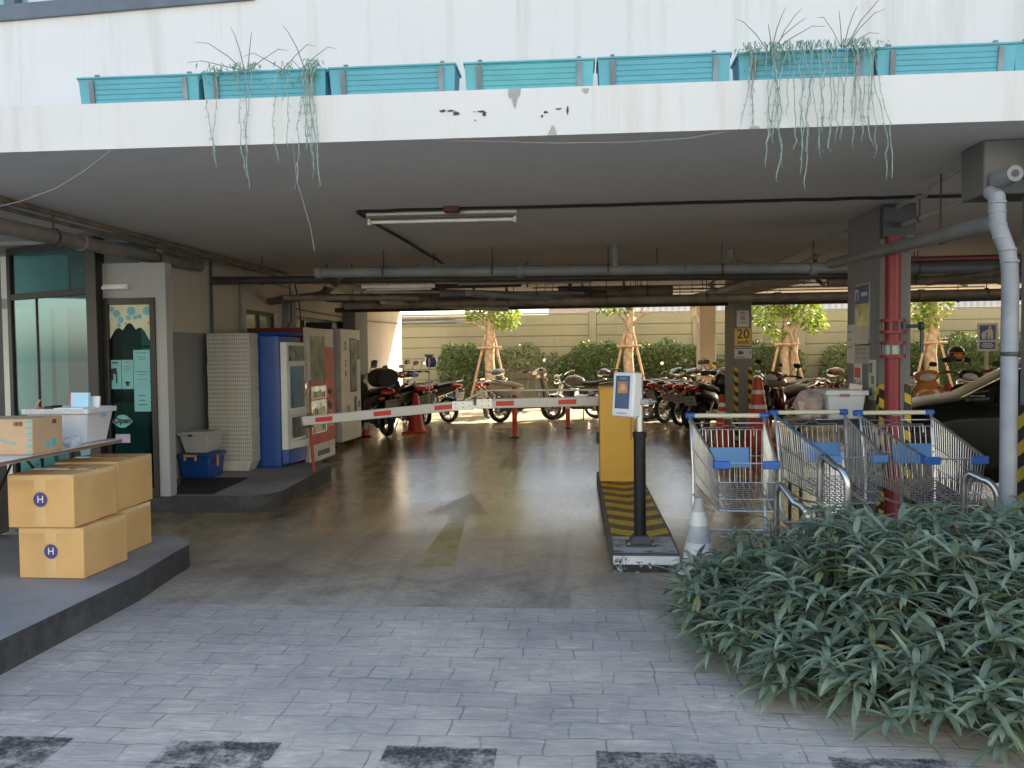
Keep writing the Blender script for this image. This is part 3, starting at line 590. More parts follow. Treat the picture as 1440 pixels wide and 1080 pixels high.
pipe('thin conduit fixed high along the right of the soffit, kinked once', [(2.36, 5.1, 2.565), (2.40, 5.40, 2.57), (2.44, 5.95, 2.57), (2.47, 6.05, 2.552), (2.52, 6.25, 2.552), (2.53, 6.4, 2.57), (2.54, 7.9, 2.57), (2.54, 10.5, 2.57), (2.54, 12, 2.57)], .015, mat('pale_conduit', (.36, .35, .34), .5, var=.2))
pipe('thin straight pipe hanging beside the kinked conduit', [(2.46, 4.7, 2.39), (2.54, 6.3, 2.41), (2.70, 8.6, 2.50), (2.7, 12, 2.5)], .017, mat('pale_conduit', (.36, .35, .34), .5, var=.2), [(2.50, 5.5, 2.40), (2.545, 6.4, 2.415)])
pipe('thick grey drain running back from the elbow by the front column', [(2.29, 4.74, 2.13), (2.31, 4.95, 2.15), (2.43, 6.4, 2.22), (2.47, 8.3, 2.285)], .048, pgrey, [(2.40, 5.7, 2.19), (2.455, 7.2, 2.25)], [(2.435, 6.3, 2.216)])
dp = pipe('pale downpipe with ribbed elbow in front of the right column', [(2.29, 4.80, 2.31), (2.285, 4.73, 2.27), (2.282, 4.72, 2.2), (2.286, 4.72, 2.12), (2.31, 4.72, 2.05), (2.34, 4.725, 1.98), (2.355, 4.73, 1.90), (2.36, 4.73, 1.8), (2.36, 4.73, 1.5), (2.36, 4.73, 0.0)], .043, mat('pale_grey_pvc', (0.27, 0.29, 0.32), .5, var=.15), n=14)
for x_, z_ in ((2.283, 2.24), (2.283, 2.19), (2.288, 2.12), (2.31, 2.05), (2.338, 1.985), (2.354, 1.92)):
    q = MB((2.29, 4.80, 2.31)); q.lathe([(.043, z_-.008), (.047, z_-.006), (.047, z_+.006), (.043, z_+.008)], (x_, 4.722, 0), 16); build('rib', q, mat('pale_grey_pvc', (0, 0, 0)), dp)
s = MB(); s.lathe([(.02, 4.6), (.042, 4.6), (.05, 4.66), (.05, 4.78)], (2.315, 0, 2.37), 16, 'y'); s.lathe([(.0, 4.598), (.02, 4.598), (.02, 4.6), (.019, 4.61)], (2.315, 0, 2.37), 16, 'y', 1)
tag(build('pipe_stub', s, [pgrey, pdark]), 'round open pipe stub facing out high by the right column', 'pipe stub')
s = MB(); s.bx(2.25, 4.80, 2.30, 3.2, 5.08, 2.598); tag(build('concrete_corbel', s, node_mat('corbel_grey', _wall((0.13, 0.135, 0.14), 0.6)), bevel=.012), 'grey concrete corbel block above the right column pipe elbow', 'corbel')
s = MB(); s.lathe([(.047, 1.405), (.049, 1.41), (.049, 1.425), (.047, 1.43)], (2.365, 4.73, 0), 16); tag(build('pipe_strap', s, pdark), 'thin dark strap around the pale downpipe', 'strap')
# dark beam and runs beyond the red-pipe column
pipe('upper conduit clipped along the left soffit corner', [(-4.03, 4.8, 2.57), (-4.01, 7.4, 2.57), (-3.97, 11.2, 2.57)], .022, pbrown)
pipe('second conduit tucked beneath the upper left conduit', [(-4.06, 4.8, 2.52), (-4.04, 11.1, 2.53)], .016, pbrown)
pipe('fat grey pipe hanging along the shop front under the conduits', [(-4.03, 5.4, 2.385), (-4.08, 7.0, 2.41), (-4.18, 9.0, 2.46)], .06, mat('dusty_grey_pipe', (0.20, 0.185, 0.175), .6, var=.2), [(-4.05, 6.2, 2.4), (-4.12, 7.9, 2.43)], [(-4.06, 6.6, 2.405)])
pipe('slim blue pipe dropping down the left wall beside the crates', [(-4.21, 9.35, 2.55), (-4.21, 9.35, 2.0), (-4.21, 9.36, .4)], .016, mat('blue_pipe', (0.03, 0.075, 0.10), .5))
pipe('slim grey conduit bent down the wall above the crate stack', [(-4.21, 12.0, 2.45), (-4.21, 10.5, 2.46), (-4.21, 10.25, 2.44), (-4.21, 10.18, 2.36), (-4.21, 10.18, 1.3)], .014, pgrey)
pipe('thin conduit along the cream wall above the side windows', [(-4.22, 12.3, 2.16), (-4.22, 16.2, 2.13), (-4.22, 19.6, 2.2)], .014, pbrown)
# tangle of services between the drain and the sprinkler main
lab = ['white drain pipe slanting back, left of four parallel drains', 'white drain pipe slanting back, second of four parallel drains', 'white drain pipe slanting back, third of four parallel drains', 'white drain pipe slanting back, right of four parallel drains']
for i in range(4):
    pipe(lab[i], [(1.72+i*.13, 12.2+i*.15, 2.24), (2.35+i*.13, 9.5+i*.2, 2.30)], .045, pwhite)
pipe('grey stub pipe standing up to the soffit from the long drain', [(.42, 9.0, 2.36), (.42, 9.0, 2.6)], .04, pgrey)
pipe('short grey bent pipe dropping from the soffit right of centre', [(1.75, 9.6, 2.6), (1.75, 9.6, 2.5), (1.8, 9.65, 2.45), (2.1, 9.75, 2.42)], .04, pgrey)
pipe('thick dark duct like pipe hanging behind the long drain', [(-.25, 11.8, 2.31), (1.35, 11.8, 2.29)], .085, pbrown, [(.2, 11.8, 2.3), (1.0, 11.8, 2.3)], [(.9, 11.8, 2.295), (1.2, 11.8, 2.29)])
pipe('rear dark pipe crossing low before the back edge', [(-4, 13.6, 2.2), (13.5, 13.6, 2.25)], .04, pdark, [(x, 13.6, 2.22) for x in (-2, -.5, 1, 2.2, 4.5, 6)])
pipe('thin rear sprinkler branch crossing above the dark rear pipe', [(-4, 14.6, 2.42), (13.5, 14.6, 2.42)], .018, pdark, [(x, 14.6, 2.42) for x in (-3, -1.2, .3, 1.8, 3.5, 5.5)])
pipe('white pipe bending down beside the rear column', [(2.4, 17.2, 2.42), (2.55, 18.4, 2.38), (2.62, 18.8, 2.3), (2.7, 18.9, 2.1)], .07, pwhite)
pipe('diagonal brown pipe in the left tangle of services', [(-2.7, 10.4, 2.24), (-1.2, 12.8, 2.28)], .035, pbrown)
pipe('white slanting waste pipe in the left tangle', [(-2.9, 9.6, 2.3), (-1.9, 12.4, 2.22)], .045, pwhite)
pipe('thin brown pipe lying over the cable tray', [(-3.4, 12.1, 2.2), (-.4, 12.0, 2.26)], .025, pbrown, [(-2.2, 12.06, 2.22), (-1, 12.02, 2.25)])
pipe('dark angled branch pipe below the tray', [(-3.3, 10.8, 2.19), (-2.4, 11.6, 2.17), (-.9, 12.6, 2.2)], .03, pdark)
pipe('grey angled pipe stub on top of the sprinkler main', [(-1.1, 10.9, 2.16), (-1.25, 11.5, 2.28)], .05, pbrown)
pipe('dark horizontal beam like duct beyond the red pipe', [(2.9, 9.1, 2.30), (13.5, 9.1, 2.34)], .07, pblue, [(3.6, 9.1, 2.3), (5, 9.1, 2.3)])
pipe('dark red fire pipe crossing beyond the red riser', [(2.9, 8.4, 2.32), (13.5, 8.4, 2.36)], .03, mat('dark_red_pipe', (0.10, 0.02, 0.02), .5))
pipe('dusty pipe slanting in the right hand bay', [(3.9, 9.6, 2.2), (5.6, 7.6, 2.34)], .05, pbrown)
pipe('wide pale pipe in the right bay before the sprinkler main', [(3.0, 10.2, 2.26), (13.5, 10.2, 2.3)], .06, pbrown, [(4, 10.2, 2.27), (5.5, 10.2, 2.27)])
q_ = random.Random(9)
kinds = ['white', 'brown', 'dark', 'grey', 'off white', 'pale']
for i in range(12):
    x0 = -3.6+q_.uniform(0, 2.4); y0 = 9.8+q_.uniform(0, 2.0); x1 = x0+q_.uniform(.8, 2.2); y1 = y0+q_.uniform(.6, 2.6); z = 2.14+q_.uniform(0, .28)
    mm = [pwhite, pbrown, pdark, pgrey, pwhite, pwhite][i % 6]
    pipe(kinds[i % 6]+' service pipe in the left tangle, '+['lowest', 'low', 'middle', 'upper', 'highest', 'rearmost', 'frontmost', 'steepest', 'shortest', 'longest', 'leftmost', 'rightmost'][i], [(x0, y0, z), (x1, y1, z+q_.uniform(-.05, .08))], q_.uniform(.014, .04), mm, [(x0+(x1-x0)*.5, y0+(y1-y0)*.5, z)])
for i in range(7):
    x = -.1+i*.95+q_.uniform(-.2, .2); y = 10.2+q_.uniform(0, 1.6)
    pipe('short '+['kinked', 'plain', 'rusty', 'dusty', 'bent', 'thin', 'stubby'][i]+' branch pipe hanging above the sprinkler main', [(x, y, 2.6), (x, y, 2.36), (x+q_.uniform(-.1, .1), y+.1, 2.30), (x+q_.uniform(-.5, .5), y+.7, 2.28)], q_.uniform(.015, .035), [pdark, pbrown, pgrey][i % 3])
for i in range(3):
    y = 11.6+i*1.1
    pipe(['front', 'middle', 'rear'][i]+' thin wire rail spanning the bay above the sprinkler main', [(-.6, y, 2.36+.03*i), (6.5, y, 2.37+.03*i)], .009, pdark, [(k, y, 2.36+.03*i) for k in (.1, .9, 1.9, 3.1, 4.6)])
def tray(label, x0, x1, y0, y1, z):
    t = thing('cable_tray', label, 'cable tray', (x0, y0, z)); s = MB((x0, y0, z)); s.bx(x0, y0, z, x1, y0+.01, z+.06); s.bx(x0, y1-.01, z, x1, y1, z+.06)
    k = int((x1-x0)/.22)
    for i in range(k+1): x = x0+(x1-x0)*i/k; s.bx(x-.012, y0+.01, z+.005, x+.012, y1-.01, z+.02)
    build('rack', s, pbrown, t)
    s = MB((x0, y0, z))
    for i in range(6): y = y0+.05+(y1-y0-.1)*i/5; s.tube(wob((x0, y, z+.035), (x1, y, z+.035), 10, .008), .012, 5)
    build('cables', s, cab, t)
tray('cable tray loaded with black cables in the left tangle of services', -3.2, -.3, 12.9, 13.3, 2.32)
tray('cable tray crossing high over the right of the lane', -.2, 6, 15.6, 15.9, 2.42)
t = thing('batten_light', 'small batten light far back under the soffit near the left wall', 'lamp', (-2.2, 10.0, 2.28)); s = MB((-2.2, 10, 2.28)); s.bx(-2.6, 9.96, 2.26, -1.7, 10.04, 2.30); build('housing', s, galv, t)
s = MB((-2.2, 10, 2.28)); s.tube([(-2.55, 10, 2.245), (-1.75, 10, 2.245)], .012, 8); build('tube', s, mat('lamp_tube_white', (.8, .8, .8), .3), t)
# meter boxes and loose wiring on the left wall
t = thing('wiring_box', 'grey meter box with loose black wires on the left wall', 'electric box', (-4.2, 11.9, 1.9)); s = MB((-4.2, 11.9, 1.9)); s.bx(-4.249, 11.75, 1.75, -4.15, 12.1, 2.3); build('box', s, pgrey, t, bevel=.008)
s = MB((-4.2, 11.9, 1.9)); s.tube([(-4.14, 11.8, 2.5), (-4.12, 11.78, 2.2), (-4.1, 11.72, 1.95), (-4.14, 11.6, 1.8)], .01, 6); s.tube([(-4.14, 12.0, 2.55), (-4.1, 12.1, 2.2), (-4.12, 12.2, 1.9), (-4.1, 12.05, 1.7)], .01, 6); build('wires', s, cab, t)
# ------------------------------------------------------------------ boxes, table, bins at the left
cb = mat('cardboard', (0.64, 0.385, 0.15), 0.62, var=.10, vscale=4, bump=.35, bscale=5); tape = mat('clear_tape', (0.70, 0.47, 0.22), 0.15, var=.08, coat=.4)
purple = mat('purple_print', (0.07, 0.05, 0.20), .6); whitep = mat('white_print', (.75, .75, .75), .6)
def carton(label, x0, y0, z0, w_, d_, h_, logo=True, rz=0.0):
    t = thing('cardboard_box', label, 'box', (x0+w_/2, y0+d_/2, z0), rz, 'cardboard boxes stacked on the pavement'); a, b = w_/2, d_/2
    s = MB(); s.bx(-a, -b, .002, a, b, h_-.003); build('carton', s, cb, t, bevel=.006)
    s = MB(); s.bx(-a-.001, -.002, h_-.0026, a+.001, .002, h_-.0005); build('flap_seam', s, mat('seam_shadow', (.16, .09, .035), .9), t, smooth=False)
    s = MB(); s.bx(-.035, -b-.0016, h_*.70, .035, -b-.0002, h_-.006); s.bx(-.03, -b-.0012, .01, .03, -b-.0002, h_*.38); s.bx(-a+.005, -.03, h_-.0022, a-.005, .03, h_-.0002); s.bx(-a+.01, -b-.0014, h_-.035, a-.01, -b-.0002, h_-.008); s.bx(a+.0002, -b+.01, h_-.035, a+.0014, b-.01, h_-.008)
    build('tape', s, tape, t, smooth=False)
    if logo:
        s = MB(); zc = h_*.53; r_ = .043; s.add([(.0+r_*math.cos(q*math.pi/16), -b-.0018, zc+r_*math.sin(q*math.pi/16)) for q in range(32)], [tuple(range(32))])
        lg = build('round_logo', s, purple, t, smooth=False); s = MB(); s.text('H', .058, front(0, -b-.0024, zc), bold=.0004); build('letter', s, whitep, lg, smooth=False)
    return t
carton('front lower cardboard box with a round purple H print, on the pavement', -3.27, 4.59, .16, .405, .45, .305, rz=R(-1.5))
carton('front upper cardboard box with a round purple H print, topmost at the kerb', -3.31, 4.56, .465, .40, .46, .315, rz=R(.5))
carton('rear lower cardboard box behind the H boxes, on the pavement', -3.36, 5.10, .16, .40, .42, .30, False, R(-1))
carton('rear upper cardboard box behind the H boxes, topmost of its stack', -3.37, 5.09, .46, .42, .45, .325, False, R(1))
TZ = .90
t = thing('folding_table', 'white topped folding table with black legs on the pavement', 'table', (-3.55, 4.75, .16)); o_ = (-3.55, 4.75, .16)
s = MB(o_); s.bx(-4.1, 4.1, TZ-.028, -3.10, 5.42, TZ); build('tabletop', s, [mat('white_laminate', (0.62, 0.62, 0.62), .35, var=.06)], t, bevel=.006)
s = MB(o_); s.bx(-4.103, 4.097, TZ-.024, -3.097, 5.423, TZ-.006); build('edge_band', s, mat('brown_edge', (.20, .13, .08), .5), t, smooth=False)
blk = mat('black_steel', (0.014, 0.014, 0.015), .4)
for x, y in ((-3.30, 4.17), (-4.05, 4.17), (-3.42, 5.36), (-4.05, 5.36)):
    s = MB(o_); s.tube([(x, y, .16), (x, y, TZ-.028)], .016, 8); build('leg', s, blk, t)
s = MB(o_); s.tube([(-3.30, 4.17, .3), (-3.42, 4.8, TZ-.03)], .008, 6); s.tube([(-3.42, 5.36, .35), (-3.42, 4.85, TZ-.03)], .008, 6); s.tube([(-4.05, 4.17, .45), (-3.30, 4.17, .45)], .01, 6); build('brace', s, blk, t)
t = thing('parcel_box', 'light brown parcel box with turquoise print on the folding table', 'box', (-3.38, 4.62, TZ)); o_ = (-3.38, 4.62, TZ); a = TZ+.002
kraft = mat('kraft_card', (0.50, 0.33, 0.19), .65, var=.06); tq = mat('turquoise_print', (0.05, 0.42, 0.45), .6)
s = MB(o_); s.bx(-3.68, 4.48, a, -3.09, 4.76, a+.205); build('carton', s, kraft, t, bevel=.005)
s = MB(o_)
for k in range(6): s.add([(-3.125, 4.4788, a+.008+k*.035), (-3.095, 4.4788, a+.012+k*.035), (-3.095, 4.4788, a+.026+k*.035), (-3.125, 4.4788, a+.018+k*.035)], [(0, 1, 2, 3)])
p0 = [(-3.42, a+.06), (-3.36, a+.065), (-3.31, a+.082), (-3.27, a+.083), (-3.24, a+.066), (-3.20, a+.062), (-3.19, a+.05)]
for (x0, z0), (x1, z1) in zip(p0, p0[1:]): s.add([(x0, 4.4788, z0), (x1, 4.4788, z1), (x1, 4.4788, z1+.008), (x0, 4.4788, z0+.008)], [(0, 1, 2, 3)])
s.add([(-3.0888, 4.60, a+.03), (-3.0888, 4.625, a+.03), (-3.0888, 4.625, a+.065), (-3.0888, 4.60, a+.065)], [(0, 1, 2, 3)])
s.add([(-3.0888, 4.67+.025*math.cos(q*math.pi/8), a+.055+.025*math.sin(q*math.pi/8)) for q in range(16)], [tuple(range(16))]); build('print', s, tq, t, smooth=False)
s = MB(o_); 
for k in range(7): s.bx(-3.20+k*.008, 4.4785, a+.165, -3.196+k*.008+.002*(k % 3), 4.4795, a+.19)
s.add([(-3.0888, 4.66, a+.165), (-3.0888, 4.70, a+.165), (-3.0888, 4.70, a+.19), (-3.0888, 4.66, a+.19)], [(0, 1, 2, 3)]); build('dark_mark', s, mat('dark_print', (.12, .07, .05), .7), t, smooth=False)
ptr = mat('white_tub_plastic', (0.60, 0.60, 0.60), .4, var=.08); ptr_d = mat('tub_inside', (0.45, 0.45, 0.44), .5)
def tub(name, label, x0, x1, y0, y1, z0, h_, inset, m_, group=None, rz=0, lip=.012, rim_h=.03):
    cx, cy = (x0+x1)/2, (y0+y1)/2; t = thing(name, label, 'tub', (cx, cy, z0), rz, group); a, b = (x1-x0)/2, (y1-y0)/2
    s = MB(); s.taper(-a+inset, -b+inset, a-inset, b-inset, .002, -a, -b, a, b, h_, open_top=True); s.taper(-a+inset+.005, -b+inset+.005, a-inset-.005, b-inset-.005, .008, -a+.006, -b+.006, a-.006, b-.006, h_, open_top=True)
    build('body', s, m_, t, bevel=.012)
    s = MB(); s.bx(-a-lip, -b-lip, h_-rim_h, a+lip, -b+.002, h_+.004); s.bx(-a-lip, b-.002, h_-rim_h, a+lip, b+lip, h_+.004); s.bx(-a-lip, -b+.002, h_-rim_h, -a+.002, b-.002, h_+.004); s.bx(a-.002, -b+.002, h_-rim_h, a+lip, b-.002, h_+.004)
    build('rim', s, m_, t, bevel=.004); return t
t = tub('storage_tub', 'white ribbed plastic tub full of papers on the folding table', -3.52, -3.10, 5.03, 5.34, TZ, .225, .035, ptr)
s = MB()
for k in range(24): s.bx(-.20+k*.0168, -.171, .197, -.192+k*.0168, -.167, .227)
build('rim_rib', s, ptr, t, smooth=False)
s = MB(); s.bx(.2115, .0, .165, .2145, .055, .185); build('label', s, mat('sky_blue_label', (.15, .5, .65), .6), t, smooth=False)
z1 = TZ+.225
def card(name, label, cat, c, sx, sy, sz, rot, m_, m2=None):
    t = thing(name, label, cat, c); t.rotation_euler = rot
    s = MB(); s.bx(-sx/2, -sy/2, 0, sx/2, sy/2, sz); build('cover', s, m_, t, bevel=.001)
    s = MB(); s.bx(-sx/2-.003, -sy/2-.001, .001, -sx/2+.004, sy/2+.001, sz+.001); build('spine', s, m2 or m_, t); return t
card('book', 'pale blue book with red spine standing up in the ribbed white tub', 'book', (-3.24, 5.18, z1-.06), .135, .022, .16, (R(-4), 0, R(-8)), mat('pale_blue_cover', (.36, .60, .75), .5), mat('red_spine', (.6, .06, .06), .5))
card('book', 'white booklet behind the pale blue book in the tub', 'book', (-3.17, 5.215, z1-.06), .09, .015, .135, (R(-4), 0, R(-8)), mat('white_paper', (.72, .74, .76), .6))
s = MB(); s.bx(-3.42, 5.08, z1-.04, -3.37, 5.2, z1+.018); tag(build('black_wallet', s, mat('black_card', (.01, .01, .012), .5), bevel=.004), 'small black folder lying on papers in the ribbed white tub', 'folder')
s = MB(); s.bx(-3.47, 5.07, z1-.04, -3.425, 5.22, z1+.008); tag(build('red_folder', s, mat('red_card', (.5, .05, .06), .5), bevel=.004), 'thin red folder lying flat in the ribbed white tub', 'folder')
s = MB()
for k in range(5):
    s.M = Matrix.Translation((-3.32+.02*k, 5.17, z1-.045+.011*k)) @ Matrix.Rotation(R(rnd.uniform(-6, 6)), 4, 'Z'); s.bx(-.10, -.12, 0, .09, .12, .009)
tag(build('paper_stack', s, mat('white_paper', (.72, .74, .76), .6)), 'stack of white papers filling the ribbed white tub', 'papers')
s = MB(); s.tube([(-3.505, 5.1, z1-.05), (-3.48, 5.1, z1+.03), (-3.455, 5.1, z1+.06)], .006, 6); tag(build('wooden_stick', s, mat('pale_wood', (.5, .36, .2), .6)), 'short pale wooden stick poking from the ribbed white tub', 'stick')
# crumpled film on the table
def crumple(name, label, c, r_, m_, seed, flat=.6, cat='bag'):
    q = random.Random(seed); s = MB(); s.ball(c, r_, r_*.8, r_*flat, 12, 7); s.v = [Vector((p.x+q.uniform(-1, 1)*r_*.22, p.y+q.uniform(-1, 1)*r_*.22, p.z+q.uniform(-1, 1)*r_*.16)) for p in s.v]
    return tag(build(name, s, m_, angle=15), label, cat)
film = mat('cloudy_film', (.62, .66, .74), .2, alpha=.75, var=.1)
crumple('plastic_wrap', 'crumpled clear wrap on the table between parcel and tub', (-3.13, 4.92, TZ+.03), .055, film, 3, cat='wrap')
# crates, blue box, white tub on the shop step
crate_w = mat('white_crate_plastic', (0.60, 0.58, 0.55), .5, var=.12, vscale=9); Z2 = .16
g0 = None
t0 = None
NC = 31
for i in range(NC):
    z = Z2+.11+i*.0465
    dx = rnd.uniform(-.004, .004)
    nm = ('lowest','second lowest') 
    if i == 0:
        t = thing('stacked_crate', 'white slatted crate in the tall stack beside the blue water machine', 'crate', (-3.88+dx, 9.13, z), rnd.uniform(-.006, .006), 'white crates in the tall stack'); t0 = t
        s = MB(); a, b, h = .245, .125, .044
        for yy in (-b, b-.006): s.bx(-a, yy, 0, a, yy+.006, .008); s.bx(-a, yy, h-.008, a, yy+.006, h)
        for xx in (-a, a-.006): s.bx(xx, -b+.006, 0, xx+.006, b-.006, .008); s.bx(xx, -b+.006, h-.008, xx+.006, b-.006, h)
        s.bx(-a+.006, -b+.006, 0, a-.006, b-.006, .004)
        f_ = build('frame', s, crate_w, t, smooth=False)
        s = MB()
        s.bx(-a+.008, -b+.006, .008, a-.008, -b+.008, h-.008, 1); s.bx(a-.008, -b+.008, .008, a-.006, b-.008, h-.008, 1)
        for k in range(20): x = -a+.004+k*(2*a-.016)/19; s.bx(x, -b+.001, .008, x+.009, -b+.005, h-.008); s.bx(x, b-.005, .008, x+.009, b-.001, h-.008)
        for k in range(10): y = -b+.004+k*(2*b-.016)/9; s.bx(a-.005, y, .008, a-.001, y+.009, h-.008); s.bx(-a+.001, y, .008, -a+.005, y+.009, h-.008)
        s_ = build('slats', s, [crate_w, mat('crate_shade', (.30, .29, .27), .6)], t, smooth=False)
    else:
        t = t0.copy(); COL.objects.link(t); t.location = (-3.88+dx, 9.13, z); t.rotation_euler = (0, 0, rnd.uniform(-.008, .008))
        for ch in (f_, s_): c = ch.copy(); COL.objects.link(c); c.parent = t
s = MB(); s.taper(-4.08, 9.02, -3.68, 9.24, Z2, -4.12, 9.0, -3.64, 9.26, Z2+.108); tag(build('crate_base', s, crate_w, bevel=.01), 'solid white tray at the foot of the tall crate stack', 'tray')
bluep = mat('blue_plastic', (0.008, 0.055, 0.26), .35, var=.1); amber = mat('amber_clip', (.6, .33, .08), .4)
t = thing('blue_storage_box', 'blue plastic storage box with amber clips on the shop step', 'storage box', (-4.03, 8.62, Z2), R(-3))
s = MB(); s.taper(-.15, -.16, .15, .16, .002, -.17, -.18, .17, .18, .225); build('box', s, bluep, t, bevel=.012)
s = MB(); s.bx(-.185, -.195, .225, .185, .195, .265); build('lid', s, bluep, t, bevel=.012)
for M_ in ((-.06, -.2, 0), (0, 0, 1)):
    s = MB()
    if M_[2] == 0: s.bx(-.1, -.206, .235, .04, -.194, .258); s.bx(-.1, -.202, .195, -.075, -.19, .236); s.bx(.015, -.202, .195, .04, -.19, .236)
    else: s.bx(.184, -.04, .12, .194, .0, .24)
    build('clip', s, amber, t, bevel=.002)
t = tub('storage_tub', 'white tub with open top sitting on the blue storage box', -4.20, -3.86, 8.44, 8.80, Z2+.267, .215, .05, mat('white_tub_plastic_b', (0.46, 0.46, 0.45), .4, var=.08), rz=R(-3), rim_h=.022)
s = MB(); s.bx(-.05, -.196, .185, 0, -.193, .205); build('handle_slot', s, blk, t, smooth=False)
s = MB(); s.taper(-.16, -.165, .16, .165, .17, -.15, -.15, .16, .16, .228); build('lid_fold', s, mat('tub_lid', (.52, .52, .51), .5), t, bevel=.01)

# ------------------------------------------------------------------ vending machines
VW = mat('machine_white', (0.64, 0.65, 0.66), .35, var=.06); VB = mat('machine_blue', (0.006, 0.065, 0.30), .4, var=.1); VR = mat('machine_red', (0.16, 0.012, 0.016), .4); VO = mat('machine_orange_red', (0.50, 0.075, 0.04), .5, var=.2)
VL = mat('machine_lilac', (0.50, 0.48, 0.56), .4, var=.08); dkg = mat('dark_glass', (0.035, 0.045, 0.045), .08, spec=.8); chrome = mat('chrome', (.7, .7, .7), .12, 1.0)
t = thing('water_machine', 'blue water vending machine with white curved front beside the crates', 'vending machine', (-3.6, 9.64, Z2), R(-4))
# local: x towards the lane, front at x=+.29
s = MB(); s.prism([(-.3, -.33), (.14, -.33), (.22, -.30), (.22, .31), (-.3, .31)], .002, 1.53, 0); s.prism([(-.3, -.335), (.24, -.335), (.30, -.2), (.30, .2), (.24, .315), (-.3, .315)], 1.53, 1.565, 0); build('cabinet', s, VB, t, bevel=.02, seg=3)
s = MB(); arcp = [(.22, -.302), (.285, -.27), (.315, -.15), (.32, 0), (.315, .15), (.285, .27), (.22, .302)]; s.prism(arcp, .20, 1.45); build('front_panel', s, VW, t, bevel=.006)
s = MB(); s.prism([(x+.005*(x > .25), y*.99) for x, y in arcp], .04, .20); build('kick_panel', s, VB, t, bevel=.006)
def curved(s, y0, y1, z0, z1, off, mi=0):
    n = 6; P = []
    def X(y): 
        ay = abs(y); return .32-.005*(ay/.15) if ay < .15 else .315-.03*((ay-.15)/.12) if ay < .27 else .285-.065*((ay-.27)/.032)
    for i in range(n+1): y = y0+(y1-y0)*i/n; P.append((X(y)+off, y))
    s.add([(x, y, z0) for x, y in P]+[(x, y, z1) for x, y in P], [(i, i+1, n+2+i, n+1+i) for i in range(n)], mi)
s = MB(); curved(s, -.24, .2, 1.22, 1.41, .004, 0); curved(s, -.22, .16, .68, 1.17, .004, 1); build('display_panel', s, [mat('poster_green_grey', (.10, .16, .14), .3, var=.9, vscale=14), mat('poster_blue', (.05, .17, .30), .3, var=.6, vscale=5)], t, smooth=False)
s = MB(); curved(s, -.20, .18, .33, .57, .004); build('dispensing_bay', s, mat('bay_dark', (.03, .045, .08), .3, var=.8, vscale=12), t, smooth=False)
s = MB()
for z in (.61, 1.2): 
    n = 8; P = [(.30+.075*math.cos((i/n-.5)*math.pi*.95), -.27+.54*i/n) for i in range(n+1)]
    s.add([(x, y, z) for x, y in P]+[(x, y, z+.03) for x, y in P]+[(.28, -.27, z), (.28, .27, z), (.28, -.27, z+.03), (.28, .27, z+.03)], [(i, i+1, n+2+i, n+1+i) for i in range(n)]+[tuple(range(n, -1, -1))+(2*n+2, 2*n+3)][:1]+[tuple(range(n+1, 2*n+2))+(2*n+5, 2*n+4)])
P = [(.30+.10*math.cos((i/8-.5)*math.pi*.95), -.27+.54*i/8) for i in range(9)]; s.prism(P, .215, .30); build('shelf', s, VW, t, bevel=.004)
s = MB(); s.tube([(.335, .1, .82), (.36, .1, .84), (.36, .1, .96), (.335, .1, .98)], .008, 8); build('handle', s, chrome, t)
def legs_feet(t, pts, h):
    for x, y in pts: s = MB(); s.lathe([(.025, 0), (.025, h*.4), (.014, h*.4), (.014, h)], (x, y, 0), 10); build('foot', s, blk, t)
t = thing('snack_machine', 'red snack vending machine with lit orange front, in the middle of three', 'vending machine', (-3.66, 10.56, 0), R(-2))
s = MB(); s.bx(-.42, -.49, .09, .30, .49, 1.80); build('cabinet', s, VR, t, bevel=.01); legs_feet(t, [(-.36, -.4), (.24, -.4), (-.36, .4), (.24, .4)], .092)
s = MB(); s.bx(.302, -.49, .10, .36, .49, 1.80); build('front_door', s, mat('machine_cream', (.64, .61, .56), .4), t, bevel=.008)
s = MB(); s.bx(.361, -.485, .32, .364, .485, 1.14); s.bx(.361, .125, 1.14, .364, .485, 1.56); build('orange_panel', s, VO, t, smooth=False)
s = MB(); s.bx(.3645, -.40, 1.12, .3685, .11, 1.70); build('upper_window', s, mat('window_greenish', (.20, .24, .19), .15, var=.5, vscale=6), t, smooth=False)
lit = mat('lit_shelf', (.42, .44, .32), .5, var=.5, vscale=12, emit=.07)
for z0, z1 in ((.90, 1.06), (.68, .88), (.46, .66)):
    s = MB(); s.bx(.3645, -.40, z0, .367, .15, z1); w_ = build('lit_window', s, lit, t, smooth=False)
    s = MB()
    for k in range(7): y = -.37+k*.07; hh = rnd.uniform(.07, .13); s.bx(.3675, y, z0+.01, .372, y+.045, z0+min(hh, z1-z0-.03), rnd.randrange(4))
    build('packet', s, [mat('pack_a', (.35, .32, .25), .5), mat('pack_b', (.35, .08, .06), .5), mat('pack_c', (.12, .25, .12), .5), mat('pack_d', (.5, .45, .15), .5)], w_, smooth=False)
lx = Matrix.Translation((.3655, .31, .56)) @ Matrix.Rotation(R(90), 4, 'Z') @ Matrix.Rotation(R(90), 4, 'X')
s = MB(); s.text('5G', .17, lx, bold=.002); s.text('VR', .12, Matrix.Translation((0, 0, .16)) @ lx); build('lettering', s, mat('pale_lettering', (.7, .55, .45), .5), t, smooth=False)
s = MB()
for z, hh in ((.98, .07), (.80, .12)): s.ball((.366, .31, z), .012, .085, hh/1.6, 10, 6)
build('dark_figure', s, mat('dark_print_b', (.03, .02, .02), .5), t)
s = MB(); s.bx(.3605, -.2, .16, .368, .25, .23); build('delivery_slot', s, blk, t, bevel=.01)
t = thing('ticket_machine', 'pale lilac vending machine with tall dark window, last of three', 'vending machine', (-3.97, 13.08, 0), R(-3))
